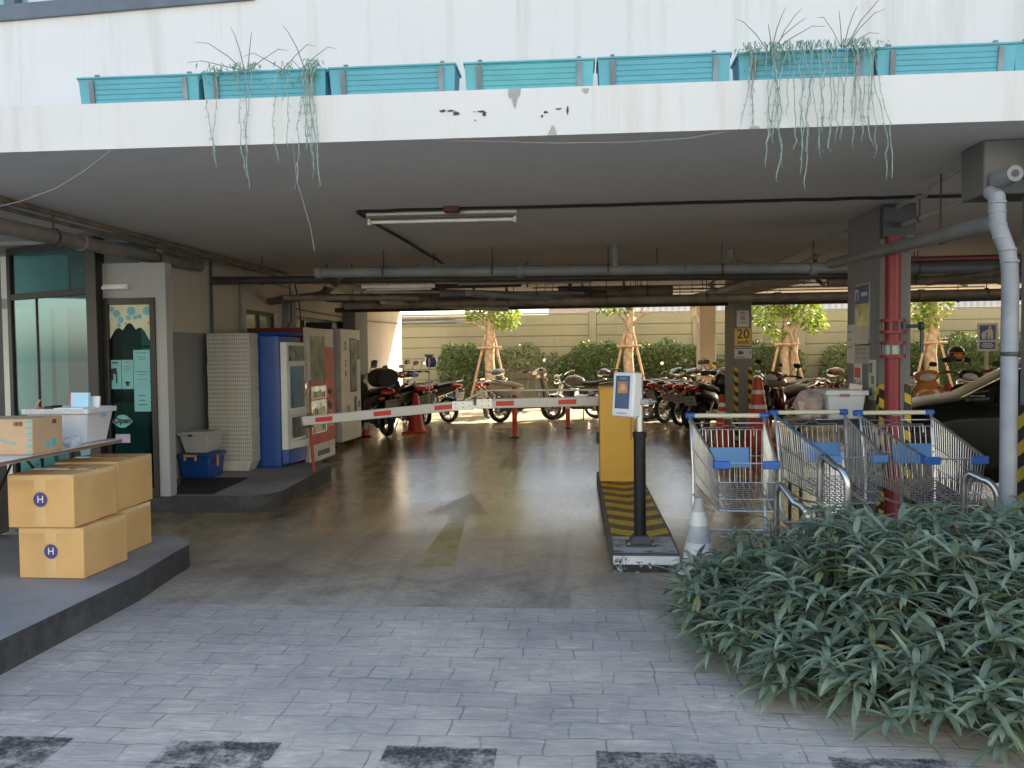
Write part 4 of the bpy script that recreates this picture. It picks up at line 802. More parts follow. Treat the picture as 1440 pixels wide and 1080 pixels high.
s = MB(); s.bx(-.30, -.48, .10, .30, .48, 1.86); build('cabinet', s, VL, t, bevel=.01); legs_feet(t, [(-.26, -.4), (.25, -.4), (-.26, .4), (.25, .4)], .102)
s = MB(); s.bx(.302, -.48, .10, .37, .48, 1.86); build('front_door', s, mat('machine_warm_white', (.66, .62, .57), .4), t, bevel=.01)
s = MB(); s.bx(.371, -.06, .86, .376, .26, 1.72); f_ = build('display_window', s, blk, t, bevel=.004); s = MB(); s.bx(.3765, -.04, .89, .378, .235, 1.69); build('pane', s, mat('window_pale_grey', (.33, .36, .34), .15, var=.4, vscale=5), f_, smooth=False)
s = MB(); s.bx(.371, .30, 1.38, .377, .44, 1.70, 0); s.bx(.371, .12, .52, .377, .24, .78, 0); s.bx(.371, .32, .60, .377, .42, .70, 1); s.bx(.371, -.22, .50, .377, -.12, .66, 1); build('payment_panel', s, [mat('panel_grey', (.12, .12, .12), .3), mat('panel_mid', (.22, .2, .18), .3)], t, bevel=.003)
s = MB()
for z, r_ in ((1.64, .05), (1.56, .05), (1.36, .035), (1.30, .035)): s.ball((.371, -.26, z), .003, r_, r_*.7, 12, 6, 0)
s.ball((.371, -.26, 1.16), .003, .045, .05, 12, 6, 1); build('emblem', s, [mat('emblem_grey', (.2, .18, .17), .5), VO], t)
s = MB()
for z in (.42, .7, .95, 1.05, .55):
    for x in (.05, .18): s.ball((x, -.481, z), .012, .003, .012, 8, 5)
build('dot_pattern', s, mat('dot_purple', (.12, .05, .12), .5), t)
t = thing('speaker_box', 'small dark box resting on top of the lilac machine', 'box', (-3.95, 12.75, 1.862)); s = MB((-3.95, 12.75, 1.862)); s.bx(-4.2, 12.65, 1.863, -3.78, 12.9, 1.97); build('case', s, blk, t, bevel=.01)
s = MB((-3.95, 12.75, 1.862)); s.tube([(-3.85, 12.7, 1.97), (-3.85, 12.7, 2.0), (-3.95, 12.7, 2.0)], .006, 5); build('aerial', s, blk, t)

# ------------------------------------------------------------------ barrier island, boom, card reader
zi = .12; YI0, YI1 = 5.46, 9.3
def outline(y0, y1):
    return [(.23, y0), (.67, y0), (.685, y0+.4), (.685, y1), (.22, y1), (.225, y0+.4)]
isl = thing('barrier_island', 'raised concrete island with yellow and brown chevrons and worn white end', 'traffic island', (.45, YI0, 0)); o_ = (.45, YI0, 0)
s = MB(o_); s.prism([(.225, YI0), (.672, YI0), (.69, 6.2), (.695, YI1), (.215, YI1), (.22, 6.2)], -.005, zi); build('kerb_block', s, mat('dark_concrete', (.10, .095, .09), .7, var=.3, bump=.2), isl, bevel=.018, seg=3)
s = MB(o_); s.add([(.245, 5.98, zi+.003), (.668, 5.98, zi+.003), (.672, YI1-.03, zi+.003), (.238, YI1-.03, zi+.003)], [(0, 1, 2, 3)])
build('chevron_paint', s, stripes('chevrons', (0.17, 0.10, 0.05), (0.72, 0.50, 0.03), 0.36, -.75, 1, 0, .455, wear=.35), isl, smooth=False)
s = MB(o_); s.add([(.24, YI0+.02, zi+.003), (.658, YI0+.02, zi+.003), (.667, 5.975, zi+.003), (.245, 5.975, zi+.003)], [(0, 1, 2, 3)]); build('end_paint', s, worn('worn_white_top', (.55, .54, .53), (.16, .14, .13), .46, 9, .1, .7), isl, smooth=False)
s = MB(o_); s.bx(.232, YI0-.004, .052, .665, YI0-.001, zi-.012); build('white_band', s, worn('worn_white_band', (.66, .66, .66), (.02, .02, .022), .34, 16, .03, .6), isl, smooth=False)
s = MB(o_); s.bx(.232, YI0-.004, .0, .665, YI0-.001, .051); build('black_band', s, worn('worn_black_band', (.02, .02, .023), (.5, .5, .49), .33, 16, .03, .6), isl, smooth=False)
ye = mat('yellow_orange_paint', (0.72, 0.41, 0.06), .42, var=.05, vscale=3); 
bar = thing('barrier_gate', 'yellow orange barrier cabinet on the island with a white folding arm across the lane', 'barrier', (.41, 8.55, zi)); o_ = (.41, 8.55, zi)
s = MB(o_); s.bx(.235, 8.56, zi, .585, 8.93, 1.08); build('cabinet', s, ye, bar, bevel=.008)
s = MB(o_); s.bx(.295, 8.553, zi+.06, .55, 8.561, .86); build('door', s, ye, bar, bevel=.003); s = MB(o_); s.bx(.552, 8.556, .55, .556, 8.561, .80); build('lock_slot', s, blk, bar)
s = MB(o_); s.bx(.225, 8.55, 1.08, .595, 8.94, 1.095); build('lid', s, ye, bar, bevel=.004)
s = MB(o_); s.bx(.20, 8.66, .5, .234, 8.76, .62); build('side_bracket', s, blk, bar, bevel=.004)
# the boom is carried by the cabinet: same thing, moves as its part
bw_ = mat('boom_white', (.62, .63, .66), .35, var=.04); refl = mat('red_reflector', (.62, .025, .02), .35, var=.08); alum = mat('aluminium', (.5, .5, .5), .3, .9)
AY = 9.02; J = (-1.11, .90); E_ = (-3.05, .72); A_ = (.24, .925)
o_ = (.41, 8.55, zi)
def beam(s, p, q, h_, d_, mi=0):
    (x0, z0), (x1, z1) = p, q; L_ = math.hypot(x1-x0, z1-z0); nx, nz = -(z1-z0)/L_*h_/2, (x1-x0)/L_*h_/2
    if nz < 0: nx, nz = -nx, -nz
    s.add([(x0-nx, AY-d_, z0-nz), (x1-nx, AY-d_, z1-nz), (x1-nx, AY+d_, z1-nz), (x0-nx, AY+d_, z0-nz), (x0+nx, AY-d_, z0+nz), (x1+nx, AY-d_, z1+nz), (x1+nx, AY+d_, z1+nz), (x0+nx, AY+d_, z0+nz)],
          [(3,2,1,0),(4,5,6,7),(0,1,5,4),(1,2,6,5),(2,3,7,6),(3,0,4,7)], mi)
s = MB(o_); beam(s, A_, (J[0]+.01, J[1]), .105, .022); boom = build('barrier_arm', s, bw_, bar, bevel=.01)
s = MB(o_); beam(s, (J[0]-.01, J[1]-.002), E_, .105, .022); build('outer_arm', s, bw_, boom, bevel=.01)
def lerp2(p, q, t): return (p[0]+(q[0]-p[0])*t, p[1]+(q[1]-p[1])*t)
def refl_at(p, q, px):   # reflector centred where x == px
    t_ = (px-p[0])/(q[0]-p[0]); c = lerp2(p, q, t_); d_ = .098; L_ = math.hypot(q[0]-p[0], q[1]-p[1]); u_ = ((q[0]-p[0])/L_*d_, (q[1]-p[1])/L_*d_)
    s = MB(o_); s2 = ((c[0]-u_[0], c[1]-u_[1]), (c[0]+u_[0], c[1]+u_[1])); h_ = .026; k = MB(o_)
    k.add([(s2[0][0], AY-.0245, s2[0][1]-h_), (s2[1][0], AY-.0245, s2[1][1]-h_), (s2[1][0], AY-.0245, s2[1][1]+h_), (s2[0][0], AY-.0245, s2[0][1]+h_)], [(0, 1, 2, 3)]); build('reflector', k, refl, boom, smooth=False)
for x in (-.10, -.78): refl_at(A_, J, x)
for x in (-1.46, -2.14, -2.80): refl_at(J, E_, x)
s = MB(o_); s.bx(-1.36, AY-.027, .835, -1.13, AY-.0235, .93); s.bx(-1.09, AY-.027, .855, -.92, AY-.0235, .955); s.tube([(-1.11, AY-.03, .87), (-1.11, AY+.03, .87)], .02, 10)
for x, z in ((-1.32, .86), (-1.32, .905), (-1.24, .865), (-1.24, .91), (-1.03, .88), (-1.03, .935), (-.96, .88), (-.96, .935), (-1.17, .89)): s.lathe([(.007, -.003), (.007, .0)], (x, AY-.028, z), 8, 'y', 1)
build('joint_plate', s, [alum, mat('bolt_dark', (.12, .12, .12), .4)], boom)
s = MB(o_); s.tube([(-1.22, AY, .945), (-1.0, AY, 1.045), (-.92, AY, 1.05), (.24, AY, 1.045)], .011, 8); build('link_rod', s, bw_, boom)
s = MB(o_); s.bx(-3.062, AY-.023, .668, -3.05, AY+.023, .772); build('end_cap', s, mat('dark_cap', (.2, .2, .22), .4), boom)
t = thing('boom_rest', 'thin red post holding up the free end of the barrier arm', 'post', (-2.97, 9.12, .1)); o_ = (-2.97, 9.12, .1); rp = mat('faded_red_paint', (.42, .07, .045), .5, var=.15)
s = MB(o_); s.tube([(-2.965, 9.12, .155), (-2.99, 9.12, .62), (-2.995, 9.10, .655)], .018, 10); build('post', s, rp, t); s = MB(o_); s.lathe([(.05, .158), (.05, .166), (.02, .17)], (-2.965, 9.12, 0), 14); build('foot', s, rp, t)
s = MB(o_); s.bx(-3.03, 9.0, .645, -2.95, 9.125, .66); s.bx(-3.02, 9.06, .66, -2.96, 9.125, .80); build('fork', s, mat('black_yellow', (.15, .11, .02), .5), t, bevel=.003)
t = thing('card_reader', 'white card reader box with blue face on a black and silver post', 'card reader', (.43, 5.74, zi)); o_ = (.43, 5.74, zi)
s = MB(o_); s.lathe([(.041, zi+.03), (.041, .86), (.048, .862), (.048, .90), (.036, .905)], (.43, 5.74, 0), 24); build('post', s, mat('black_powder_coat', (.009, .01, .012), .5, spec=.3), t)
s = MB(o_); s.lathe([(.026, .88), (.026, 1.265), (.022, 1.27)], (.43, 5.74, 0), 20); build('inner_tube', s, alum, t)
s = MB(o_); s.bx(.33, 5.64, zi+.004, .53, 5.84, zi+.018); s.taper(.35, 5.66, .51, 5.82, zi+.018, .38, 5.69, .48, 5.79, zi+.07); build('base_plate', s, mat('base_dark', (.05, .05, .052), .5), t, bevel=.004)
for x in (.348, .512):
    for y in (5.658, 5.822): s = MB(o_); s.lathe([(.012, zi+.018), (.012, zi+.03), (.006, zi+.032)], (x, y, 0), 6); build('bolt', s, alum, t)
s = MB(o_); s.bx(.40, 5.70, 1.09, .52, 5.78, 1.13); s.bx(.33, 5.72, 1.10, .40, 5.76, 1.12); s.tube([(.49, 5.69, 1.11), (.53, 5.70, 1.11), (.54, 5.74, 1.11), (.53, 5.78, 1.11)], .012, 8); build('clamp', s, mat('clamp_grey', (.25, .26, .27), .4, .4), t, bevel=.005)
M_ = Matrix.Translation((.315, 5.70, 1.165)) @ Matrix.Rotation(R(-44), 4, 'Z') @ Matrix.Rotation(R(-5), 4, 'X')
s = MB(o_); s.M = M_; s.taper(-.095, .0, .095, .085, -.155, -.095, .0, .095, .085, .15); hd = build('reader_body', s, mat('reader_white', (.70, .72, .74), .35, var=.03), t, bevel=.012, seg=3)
s = MB(o_); s.M = M_; s.bx(-.065, -.0045, -.10, .06, -.0015, .125); build('face', s, mat('reader_blue', (.045, .085, .17), .3), hd, bevel=.001)
s = MB(o_); s.M = M_; s.bx(-.042, -.007, .005, .044, -.005, .085, 0); s.bx(-.03, -.0065, .10, .03, -.005, .112, 1); build('sensor_window', s, [mat('amber_window', (.42, .20, .08), .3, var=.3, vscale=20), mat('cyan_strip', (.05, .3, .6), .4)], hd, smooth=False)
s = MB(o_); s.M = M_; s.ball((0, -.007, .045), .026, .002, .026, 14, 6); build('sensor_ring', s, mat('amber_light', (.62, .36, .2), .4), hd)
s = MB(o_); s.M = M_; s.bx(-.05, -.003, -.135, .045, -.0012, -.127); build('maker_line', s, mat('grey_ink', (.35, .36, .38), .6), hd, smooth=False)

# ------------------------------------------------------------------ cones and flexible posts
def cone(name, label, x, y, h_, r_, body, bands, base_m, z=0, sq=True):
    t = thing(name, label, 'traffic cone', (x, y, z)); 
    s = MB(); b = r_*1.35
    s.prism([(b*math.cos(R(a))*1.2, b*math.sin(R(a))*1.2) for a in range(0, 360, 45)] if not sq else [(-b, -b), (b, -b), (b, b), (-b, b)], .002, .03); build('base', s, base_m, t, bevel=.008)
    tp = r_*.26
    s = MB(); s.lathe([(r_, .03), (r_*.985, .04), (tp, h_-.01), (tp*.8, h_), (tp*.5, h_)], (0, 0, 0), 24); build('body', s, body, t)
    for z0, z1, m_ in bands:
        f = lambda q: r_+(tp-r_)*(q-.03)/(h_-.04)+.0025
        s = MB(); s.lathe([(f(z0), z0), (f(z1), z1)], (0, 0, 0), 24); build('band', s, m_, t)
    return t
redc = mat('cone_red', (.48, .05, .03), .45, var=.1); wht = mat('reflective_white', (.68, .68, .68), .4, var=.06); greyw = mat('weathered_grey_white', (.42, .43, .44), .5, var=.15)
cone('traffic_cone', 'weathered white traffic cone beside the island and the bush', .795, 5.50, .49, .115, greyw, [(.31, .40, wht), (.06, .20, worn('scuffed_white', (.64, .64, .64), (.3, .3, .3), .30, 30, .04))], mat('cone_base_grey', (.5, .5, .5), .5))
cone('traffic_cone', 'red traffic cone with one white band by the parked black scooter', -2.98, 15.2, .72, .17, redc, [(.42, .5, wht)], redc)
cone('traffic_cone', 'tall red cone with two white bands at the speed sign column', 2.73, 12.75, 1.05, .22, redc, [(.58, .64, wht), (.80, .86, wht)], redc)
cone('traffic_cone', 'slim red cone with white bands left of the speed sign column', 2.22, 12.9, .78, .13, redc, [(.45, .53, wht), (.6, .66, wht)], redc)
cone('traffic_cone', 'red and white cone in front of the orange scooter', 5.3, 12.3, .95, .16, redc, [(.55, .63, wht), (.76, .84, wht)], redc)
def flexi(label, x, y, h_):
    t = thing('flexible_post', label, 'bollard', (x, y, 0)); s = MB(); s.lathe([(.09, .002), (.09, .02), (.055, .035)], (0, 0, 0), 18); build('base', s, blk, t)
    s = MB(); s.lathe([(.042, .03), (.042, h_), (.03, h_+.012)], (0, 0, 0), 18); build('post', s, mat('orange_red_post', (.74, .075, .03), .4), t)
    for z in (h_*.62, h_*.86): s = MB(); s.lathe([(.0435, z), (.0435, z+.06)], (0, 0, 0), 18); build('band', s, wht, t)
flexi('taller orange red flexible post before the cream scooter', -1.07, 14.25, .86); flexi('shorter orange red flexible post before the chrome motorcycle', -.17, 15.9, .60)
flexi('low dark red flexible post hidden beside the lilac machine', -3.72, 14.4, .22)

# ------------------------------------------------------------------ shopping carts and guard hoops
cw = mat('zinc_wire', (.55, .56, .57), .3, .85, var=.12, vscale=20); cblue = mat('cart_blue_plastic', (.02, .11, .42), .4, var=.1); cblue2 = mat('cart_light_blue', (.07, .22, .48), .45, var=.1); crm = mat('cream_grip', (.62, .60, .46), .45, var=.05)
def cart(label, x, y, rz, panel_m, wm):
    """local: handle at y=+.42, nose at y=-.45 (towards the camera)"""
    t = thing('shopping_cart', label, 'shopping cart', (x, y, 0), rz, 'shopping carts by the bush')
    wr = .0030; fr_ = .0075
    RT, RB, FT, FB = (.255, .40, .95), (.235, .30, .50), (.18, -.46, .75), (.165, -.43, .445)
    def mir(p, sgn): return Vector((p[0]*sgn, p[1], p[2]))
    def L(a, b, u): return a.lerp(b, u)
    for sg in (-1, 1):
        s = MB(); n = 22
        for i in range(n+1): s.tube([L(mir(RT, sg), mir(FT, sg), i/n), L(mir(RB, sg), mir(FB, sg), i/n)], wr, 5)
        for v in (.45, .8): s.tube([L(mir(RT, sg), mir(RB, sg), v), L(mir(FT, sg), mir(FB, sg), v)], wr*1.1, 5)
        s.tube([mir(RT, sg), mir(FT, sg)], fr_*.8, 7); s.tube([mir(RB, sg), mir(FB, sg)], fr_*.7, 7)
        build('side_mesh', s, wm, t)
        s = MB(); s.tube([mir((RT[0], RT[1]+.01, RT[2]+.008), sg), mir((.2175, -.03, .858), sg), mir((FT[0]+.004, FT[1], FT[2]+.006), sg)], .0075, 6); build('rim_strip', s, panel_m if sg < 0 and panel_m is cblue2 else wm, t)
    s = MB(); n = 9
    for i in range(n+1): u_ = -1+2*i/n; s.tube([(FT[0]*u_, FT[1], FT[2]), (FB[0]*u_, FB[1], FB[2])], wr, 5)
    for v in (0, .4, .75, 1): a = L(Vector(FT), Vector(FB), v); s.tube([(-a.x, a.y, a.z), (a.x, a.y, a.z)], wr*(1.8 if v in (0, 1) else 1.2), 6)
    build('front_mesh', s, wm, t)
    s = MB(); n = 10
    for i in range(n+1): u_ = -1+2*i/n; s.tube([(RB[0]*u_, RB[1], RB[2]), (FB[0]*u_, FB[1], FB[2])], wr, 5)
    for i in range(13): a = L(Vector(RB), Vector(FB), i/12); s.tube([(-a.x, a.y, a.z), (a.x, a.y, a.z)], wr, 5)
    build('basket_floor', s, wm, t)
    s = MB(); n = 12   # hinged rear gate with seat frame
    for i in range(n+1): u_ = -.94+1.88*i/n; s.tube([(RT[0]*u_, .37, .885), (RB[0]*u_, .29, .51)], wr, 5)
    for z, y_ in ((.885, .37), (.70, .332)): s.tube([(-.255, y_, z), (.255, y_, z)], wr*1.6, 6)
    s.tube([(-.255, .385, .93), (-.03, .385, .93), (-.03, .39, .965), (.03, .39, .965), (.03, .385, .93), (.255, .385, .93)], .004, 6)
    s.tube([(-.18, .355, .84), (-.18, .365, .90), (-.05, .365, .90), (-.03, .36, .915), (.03, .36, .915), (.05, .365, .90), (.18, .365, .90), (.18, .355, .84)], .0035, 6)
    build('rear_gate', s, wm, t)
    s = MB(); s.add([(-.17, .05, .655), (.10, .05, .655), (.10, .075, .79), (-.17, .075, .79), (-.17, .058, .655), (.10, .058, .655), (.10, .083, .79), (-.17, .083, .79)], [(0,1,2,3),(7,6,5,4),(0,4,5,1),(1,5,6,2),(2,6,7,3),(3,7,4,0)]); build('seat_panel', s, cblue2, t, bevel=.002)
    s = MB()
    for sg in (-1, 1): s.tube([(sg*.10, .33, .70), (sg*.10, .08, .68)], .0035, 5)
    build('seat_arm', s, wm, t)
    for sg in (-1, 1):
        s = MB(); s.bx(min(sg*.10, sg*.195), -.475, .715, max(sg*.10, sg*.195), -.445, .765); s.bx(min(sg*.185, sg*.2), -.475, .715, max(sg*.185, sg*.2), -.40, .768); build('corner_bumper', s, panel_m, t, bevel=.006)
        s = MB(); s.tube([(sg*.265, .44, .98), (sg*.262, .40, .94), (sg*.25, .34, .6), (sg*.25, .33, .30), (sg*.24, .25, .18), (sg*.20, -.40, .135)], .011, 8); s.tube([(sg*.25, .33, .42), (sg*.20, -.05, .40), (sg*.175, -.38, .43)], .008, 6); build('frame', s, wm, t)
        s = MB(); s.lathe([(.014, -.034), (.022, -.03), (.022, .03), (.014, .034)], (sg*.262, .44, .98), 12, 'x'); build('handle_end', s, cblue, t)
        for y_ in (.22, -.38):
            xx = sg*(.235 if y_ > 0 else .195)
            s = MB(); s.lathe([(.02, -.014), (.055, -.014), (.06, -.008), (.06, .008), (.055, .014), (.02, .014)], (xx, y_, .062), 16, 'x'); wl = build('wheel', s, mat('caster_rubber', (.05, .05, .055), .6), t)
            s = MB(); s.tube([(xx-.022, y_, .062), (xx-.02, y_+.01, .14), (xx+.02, y_+.01, .14), (xx+.022, y_, .062)], .006, 6); build('fork', s, wm, wl)
    s = MB(); s.tube([(-.23, .44, .98), (.23, .44, .98)], .017, 12); build('handle', s, crm, t)
    s = MB(); s.tube([(-.24, .25, .18), (.24, .25, .18)], .009, 6); s.tube([(-.20, -.38, .14), (.20, -.38, .14)], .009, 6); build('chassis_bar', s, wm, t)
    return t
cw2 = mat('zinc_wire_b', (.50, .52, .55), .34, .85, var=.15, vscale=20)
cart('leftmost wire shopping cart, next to the white traffic cone, dark blue corners', 1.07, 5.69, R(-2.4), cblue, cw)
cart('middle wire shopping cart with light blue rim and corners, behind a steel hoop', 1.78, 5.98, R(4), cblue2, cw2)
cart('rightmost wire shopping cart with dark blue corners, before the red riser pipe', 2.37, 5.90, R(3.5), cblue, cw)
st = mat('worn_steel', (.42, .42, .42), .3, .9, var=.25, vscale=8)
def hoop(label, p0, p1, h_, lean=0):
    t = thing('steel_hoop', label, 'guard rail', (*p0, 0)); a, b = Vector((*p0, 0)), Vector((*p1, 0)); pts = [a, a+Vector((0, 0, h_-.08))]
    for i in range(7): q = math.pi/2*i/6; pts.append(a.lerp(b, .18*(1-math.cos(q)))+Vector((0, 0, h_-.08+.08*math.sin(q))))
    for i in range(7): q = math.pi/2*i/6; pts.append(a.lerp(b, .55+.45*math.sin(q))+Vector((0, 0, h_-.10*lean-.12+.12*math.cos(q))))
    pts.append(b); s = MB(p0+(0,)); s.tube(pts, .021, 12); build('bent_tube', s, st, t)
hoop('steel hoop rail in front of the middle shopping cart', (1.51, 5.28), (1.62, 5.10), .79, .5); hoop('steel hoop rail in front of the rightmost shopping cart', (2.365, 5.25), (2.49, 5.10), .69, .3); hoop('low steel hoop between the left and middle shopping carts', (1.26, 5.36), (1.42, 5.2), .60, 1)
# ------------------------------------------------------------------ signs, riser, tub by the columns
def plate(name, label, cat, c, w_, h_, rz, parts, th=.006):
    """flat sign: parts = list of (part name, material, [rects u0,v0,u1,v1], [texts (str,size,u,v)])"""
    t = thing(name, label, cat, c, rz)
    for i, (nm, m_, rects, texts) in enumerate(parts):
        s = MB(); y0 = -th - .0015*i
        for (u0, v0, u1, v1) in rects: s.bx((u0-.5)*w_, y0 if i else -th, (v0-.5)*h_, (u1-.5)*w_, y0+.001 if i else 0, (v1-.5)*h_)
        for (tx, sz, u_, v_) in texts: s.text(tx, sz, front((u_-.5)*w_, y0-.0008, (v_-.5)*h_), bold=.0015)
        build(nm, s, m_, t, smooth=False)
    return t
ysign = mat('sign_yellow', (.66, .40, .03), .4, var=.05); bks = mat('sign_black', (.015, .015, .015), .5); wsign = mat('sign_white', (.55, .53, .52), .5, var=.05); bsign = mat('sign_blue', (.03, .07, .24), .4); rsign = mat('sign_red', (.5, .06, .05), .5); gsign = mat('sign_grey_ink', (.28, .26, .25), .6)
yc = 12.985
plate('speed_sign', 'yellow speed limit sign reading 20 km/h on the column', 'sign', (2.555, yc, 1.665), .27, .28, 0, [('plate', ysign, [(0, 0, 1, 1)], []), ('border', bks, [(.02, .02, .98, .04), (.02, .96, .98, .98), (.02, .04, .035, .96), (.965, .04, .98, .96)], []), ('lettering', bks, [], [('20', .20, .5, .64), ('km/h', .085, .5, .2)])])
plate('column_notice', 'white and red paper notice above the yellow speed sign', 'notice', (2.55, yc, 1.945), .18, .25, 0, [('paper', wsign, [(0, 0, 1, 1)], []), ('red_print', rsign, [(.25, .40, .75, .46), (.3, .5, .7, .6)], []), ('grey_print', gsign, [(.15, .2, .85, .26), (.15, .3, .85, .34), (.1, .7, .9, .74), (.3, .8, .7, .9)], [])])
plate('camera_sign', 'white sign with a small camera symbol below the yellow speed sign', 'sign', (2.555, yc, 1.42), .26, .17, 0, [('plate', wsign, [(0, 0, 1, 1)], []), ('print', mat('maroon_ink', (.12, .05, .07), .5), [(.05, .86, .95, .95), (.2, .35, .45, .68), (.45, .44, .55, .6), (.1, .08, .6, .16), (.88, .4, .95, .65)], [])])
# posters on the left flank of the red-pipe column (facing -X)
px_ = 2.427; LZ = R(-90)
plate('poster', 'framed poster with dark blue top and yellow green picture on the column flank', 'poster', (px_, 7.27, 1.745), .36, .52, LZ, [('frame', mat('silver_frame', (.5, .5, .5), .4, .5), [(0, 0, 1, 1)], []),
   ('picture', mat('yellow_green_picture', (.42, .38, .08), .3, var=.6, vscale=5), [(.03, .32, .97, .68)], []), ('blue_top', bsign, [(.03, .68, .97, .98)], []), ('pale_foot', mat('grey_foot', (.42, .40, .36), .4), [(.03, .02, .97, .32)], []),
   ('pale_print', wsign, [(.08, .74, .14, .92), (.14, .88, .30, .92), (.26, .74, .32, .88), (.5, .80, .9, .86), (.1, .45, .35, .62)], [])])
plate('notice_board', 'grey card with faint lines below the framed poster on the column', 'notice', (px_, 7.27, 1.415), .36, .17, LZ, [('card', mat('grey_card', (.36, .34, .31), .5), [(0, 0, 1, 1)], []), ('print', gsign, [(.1, .7, .9, .78), (.1, .5, .9, .57), (.1, .25, .9, .33)], [])])
plate('notice', 'narrow white paper on the column flank left of the framed poster', 'notice', (px_, 7.56, 1.50), .18, .34, LZ, [('paper', wsign, [(0, 0, 1, 1)], []), ('print', gsign, [(.1, .8, .8, .84), (.1, .6, .8, .64), (.1, .4, .8, .44)], [])])
plate('notice', 'small white notice with red block low on the column flank', 'notice', (px_, 7.37, 1.215), .2, .23, LZ, [('paper', wsign, [(0, 0, 1, 1)], []), ('red_block', rsign, [(.12, .48, .88, .85)], []), ('print', gsign, [(.1, .1, .3, .38), (.5, .1, .62, .3), (.72, .14, .9, .32)], [])])
plate('notice', 'small green and white leaflet at the column edge beside the red riser', 'notice', (px_, 7.02, 1.20), .16, .33, LZ, [('paper', mat('pale_green_paper', (.48, .52, .44), .5, var=.2, vscale=12), [(0, 0, 1, 1)], []), ('print', mat('green_ink', (.12, .2, .14), .6, var=.5, vscale=20), [(.1, .68, .55, .92), (.4, .4, .8, .6), (.1, .1, .5, .3)], [])])
g = mb(); g.bx(2.425, 6.80, 2.33, 2.68, 6.878, 2.597); build('dark_box', g, mat('column_top_shadow', (.05, .06, .075), .5), B, bevel=.006)  # dark box; its colour carries the shadow over the column top
rise = thing('riser_pipe', 'red fire riser pipe with flanges standing before the column', 'pipe', (2.48, 6.74, 0)); o_ = (2.48, 6.74, 0)
redp = mat('riser_red', (.22, .016, .024), .45, var=.15)
s = MB(o_); s.lathe([(.057, 0), (.057, 2.33)], (2.48, 6.74, 0), 24); build('run', s, redp, rise)
for z in (1.675, 1.585, 1.50, 1.395):
    s = MB(o_); s.lathe([(.058, z-.012), (.098, z-.012), (.098, z+.012), (.058, z+.012)], (2.48, 6.74, 0), 24); build('flange', s, redp, rise, angle=25)
for z0, z1 in ((1.595, 1.665), (1.405, 1.49)):
    s = MB(o_)
    for k in range(8): a = k*math.pi/4+.3; s = MB(o_); s.tube([(2.48+.084*math.cos(a), 6.74+.084*math.sin(a), z0), (2.48+.084*math.cos(a), 6.74+.084*math.sin(a), z1)], .008, 6); build('bolt', s, mat('bolt_dark', (.12, .12, .12), .4), rise)
s = MB(o_); s.lathe([(.0595, 1.41), (.0595, 1.485)], (2.48, 6.74, 0), 24); build('pale_sleeve', s, mat('pale_sleeve', (.5, .55, .55), .4), rise)
s = MB(o_); s.tube([(2.54, 6.74, 1.63), (2.68, 6.74, 1.63)], .014, 8); s.lathe([(.02, 0), (.035, .005), (.035, .03), (.02, .035)], (2.68, 6.74, 1.63), 12, 'x'); s.bx(2.692, 6.73, 1.42, 2.715, 6.75, 1.63); build('valve_lever', s, mat('valve_dark', (.05, .06, .065), .5), rise)
# white tub and bag on a dark trolley behind the carts
t = thing('trolley', 'dark low trolley with a flat deck hidden behind the carts', 'trolley', (2.1, 7.1, 0)); o_ = (2.1, 7.1, 0)
s = MB(o_); s.bx(1.78, 6.85, .84, 2.40, 7.3, .88); build('deck', s, blk, t, bevel=.006)
for x in (1.82, 2.36):
    for y in (6.9, 7.25): s = MB(o_); s.tube([(x, y, .0), (x, y, .84)], .014, 8); build('leg', s, blk, t)
t = tub('storage_tub', 'white plastic tub on the trolley behind the middle shopping cart', 2.02, 2.335, 6.88, 7.25, .882, .235, .03, mat('white_tub_plastic_c', (.52, .55, .58), .4, var=.06), rim_h=.035)
s = MB(); s.bx(-.06, -.199, .19, .02, -.196, .212); build('label', s, mat('brownish_label', (.25, .15, .12), .6), t, smooth=False)
s = MB(); s.taper(-.16, -.16, .14, .16, .17, -.14, -.15, .12, .15, .245); build('lid_fold', s, mat('tub_lid_b', (.5, .48, .46), .5, var=.15), t, bevel=.012)
s = MB(); s.M = Matrix.Translation((2.27, 6.97, 1.12)) @ Matrix.Rotation(R(10), 4, 'Y'); s.bx(-.05, -.01, 0, .05, .012, .05); tag(build('paper_slip', s, mat('cream_slip', (.55, .5, .42), .6)), 'cream paper slip sticking out of the tub behind the carts', 'paper')
crumple('plastic_bag', 'clear plastic bag of orange things beside the tub behind the carts', (1.905, 7.0, .99), .115, mat('cloudy_bag', (.50, .42, .40), .2, alpha=.6, var=.3, vscale=9), 11, 1.15)
s = MB(); s.ball((1.87, 7.02, .98), .05, .05, .085, 10, 6); s.ball((1.95, 7.02, .96), .05, .05, .07, 10, 6, 1); tag(build('bag_contents', s, [mat('orange_stuff', (.55, .16, .05), .6, var=.3), mat('pink_stuff', (.5, .3, .32), .6, var=.4)]), 'orange and pink bundles inside the clear plastic bag', 'bundle')

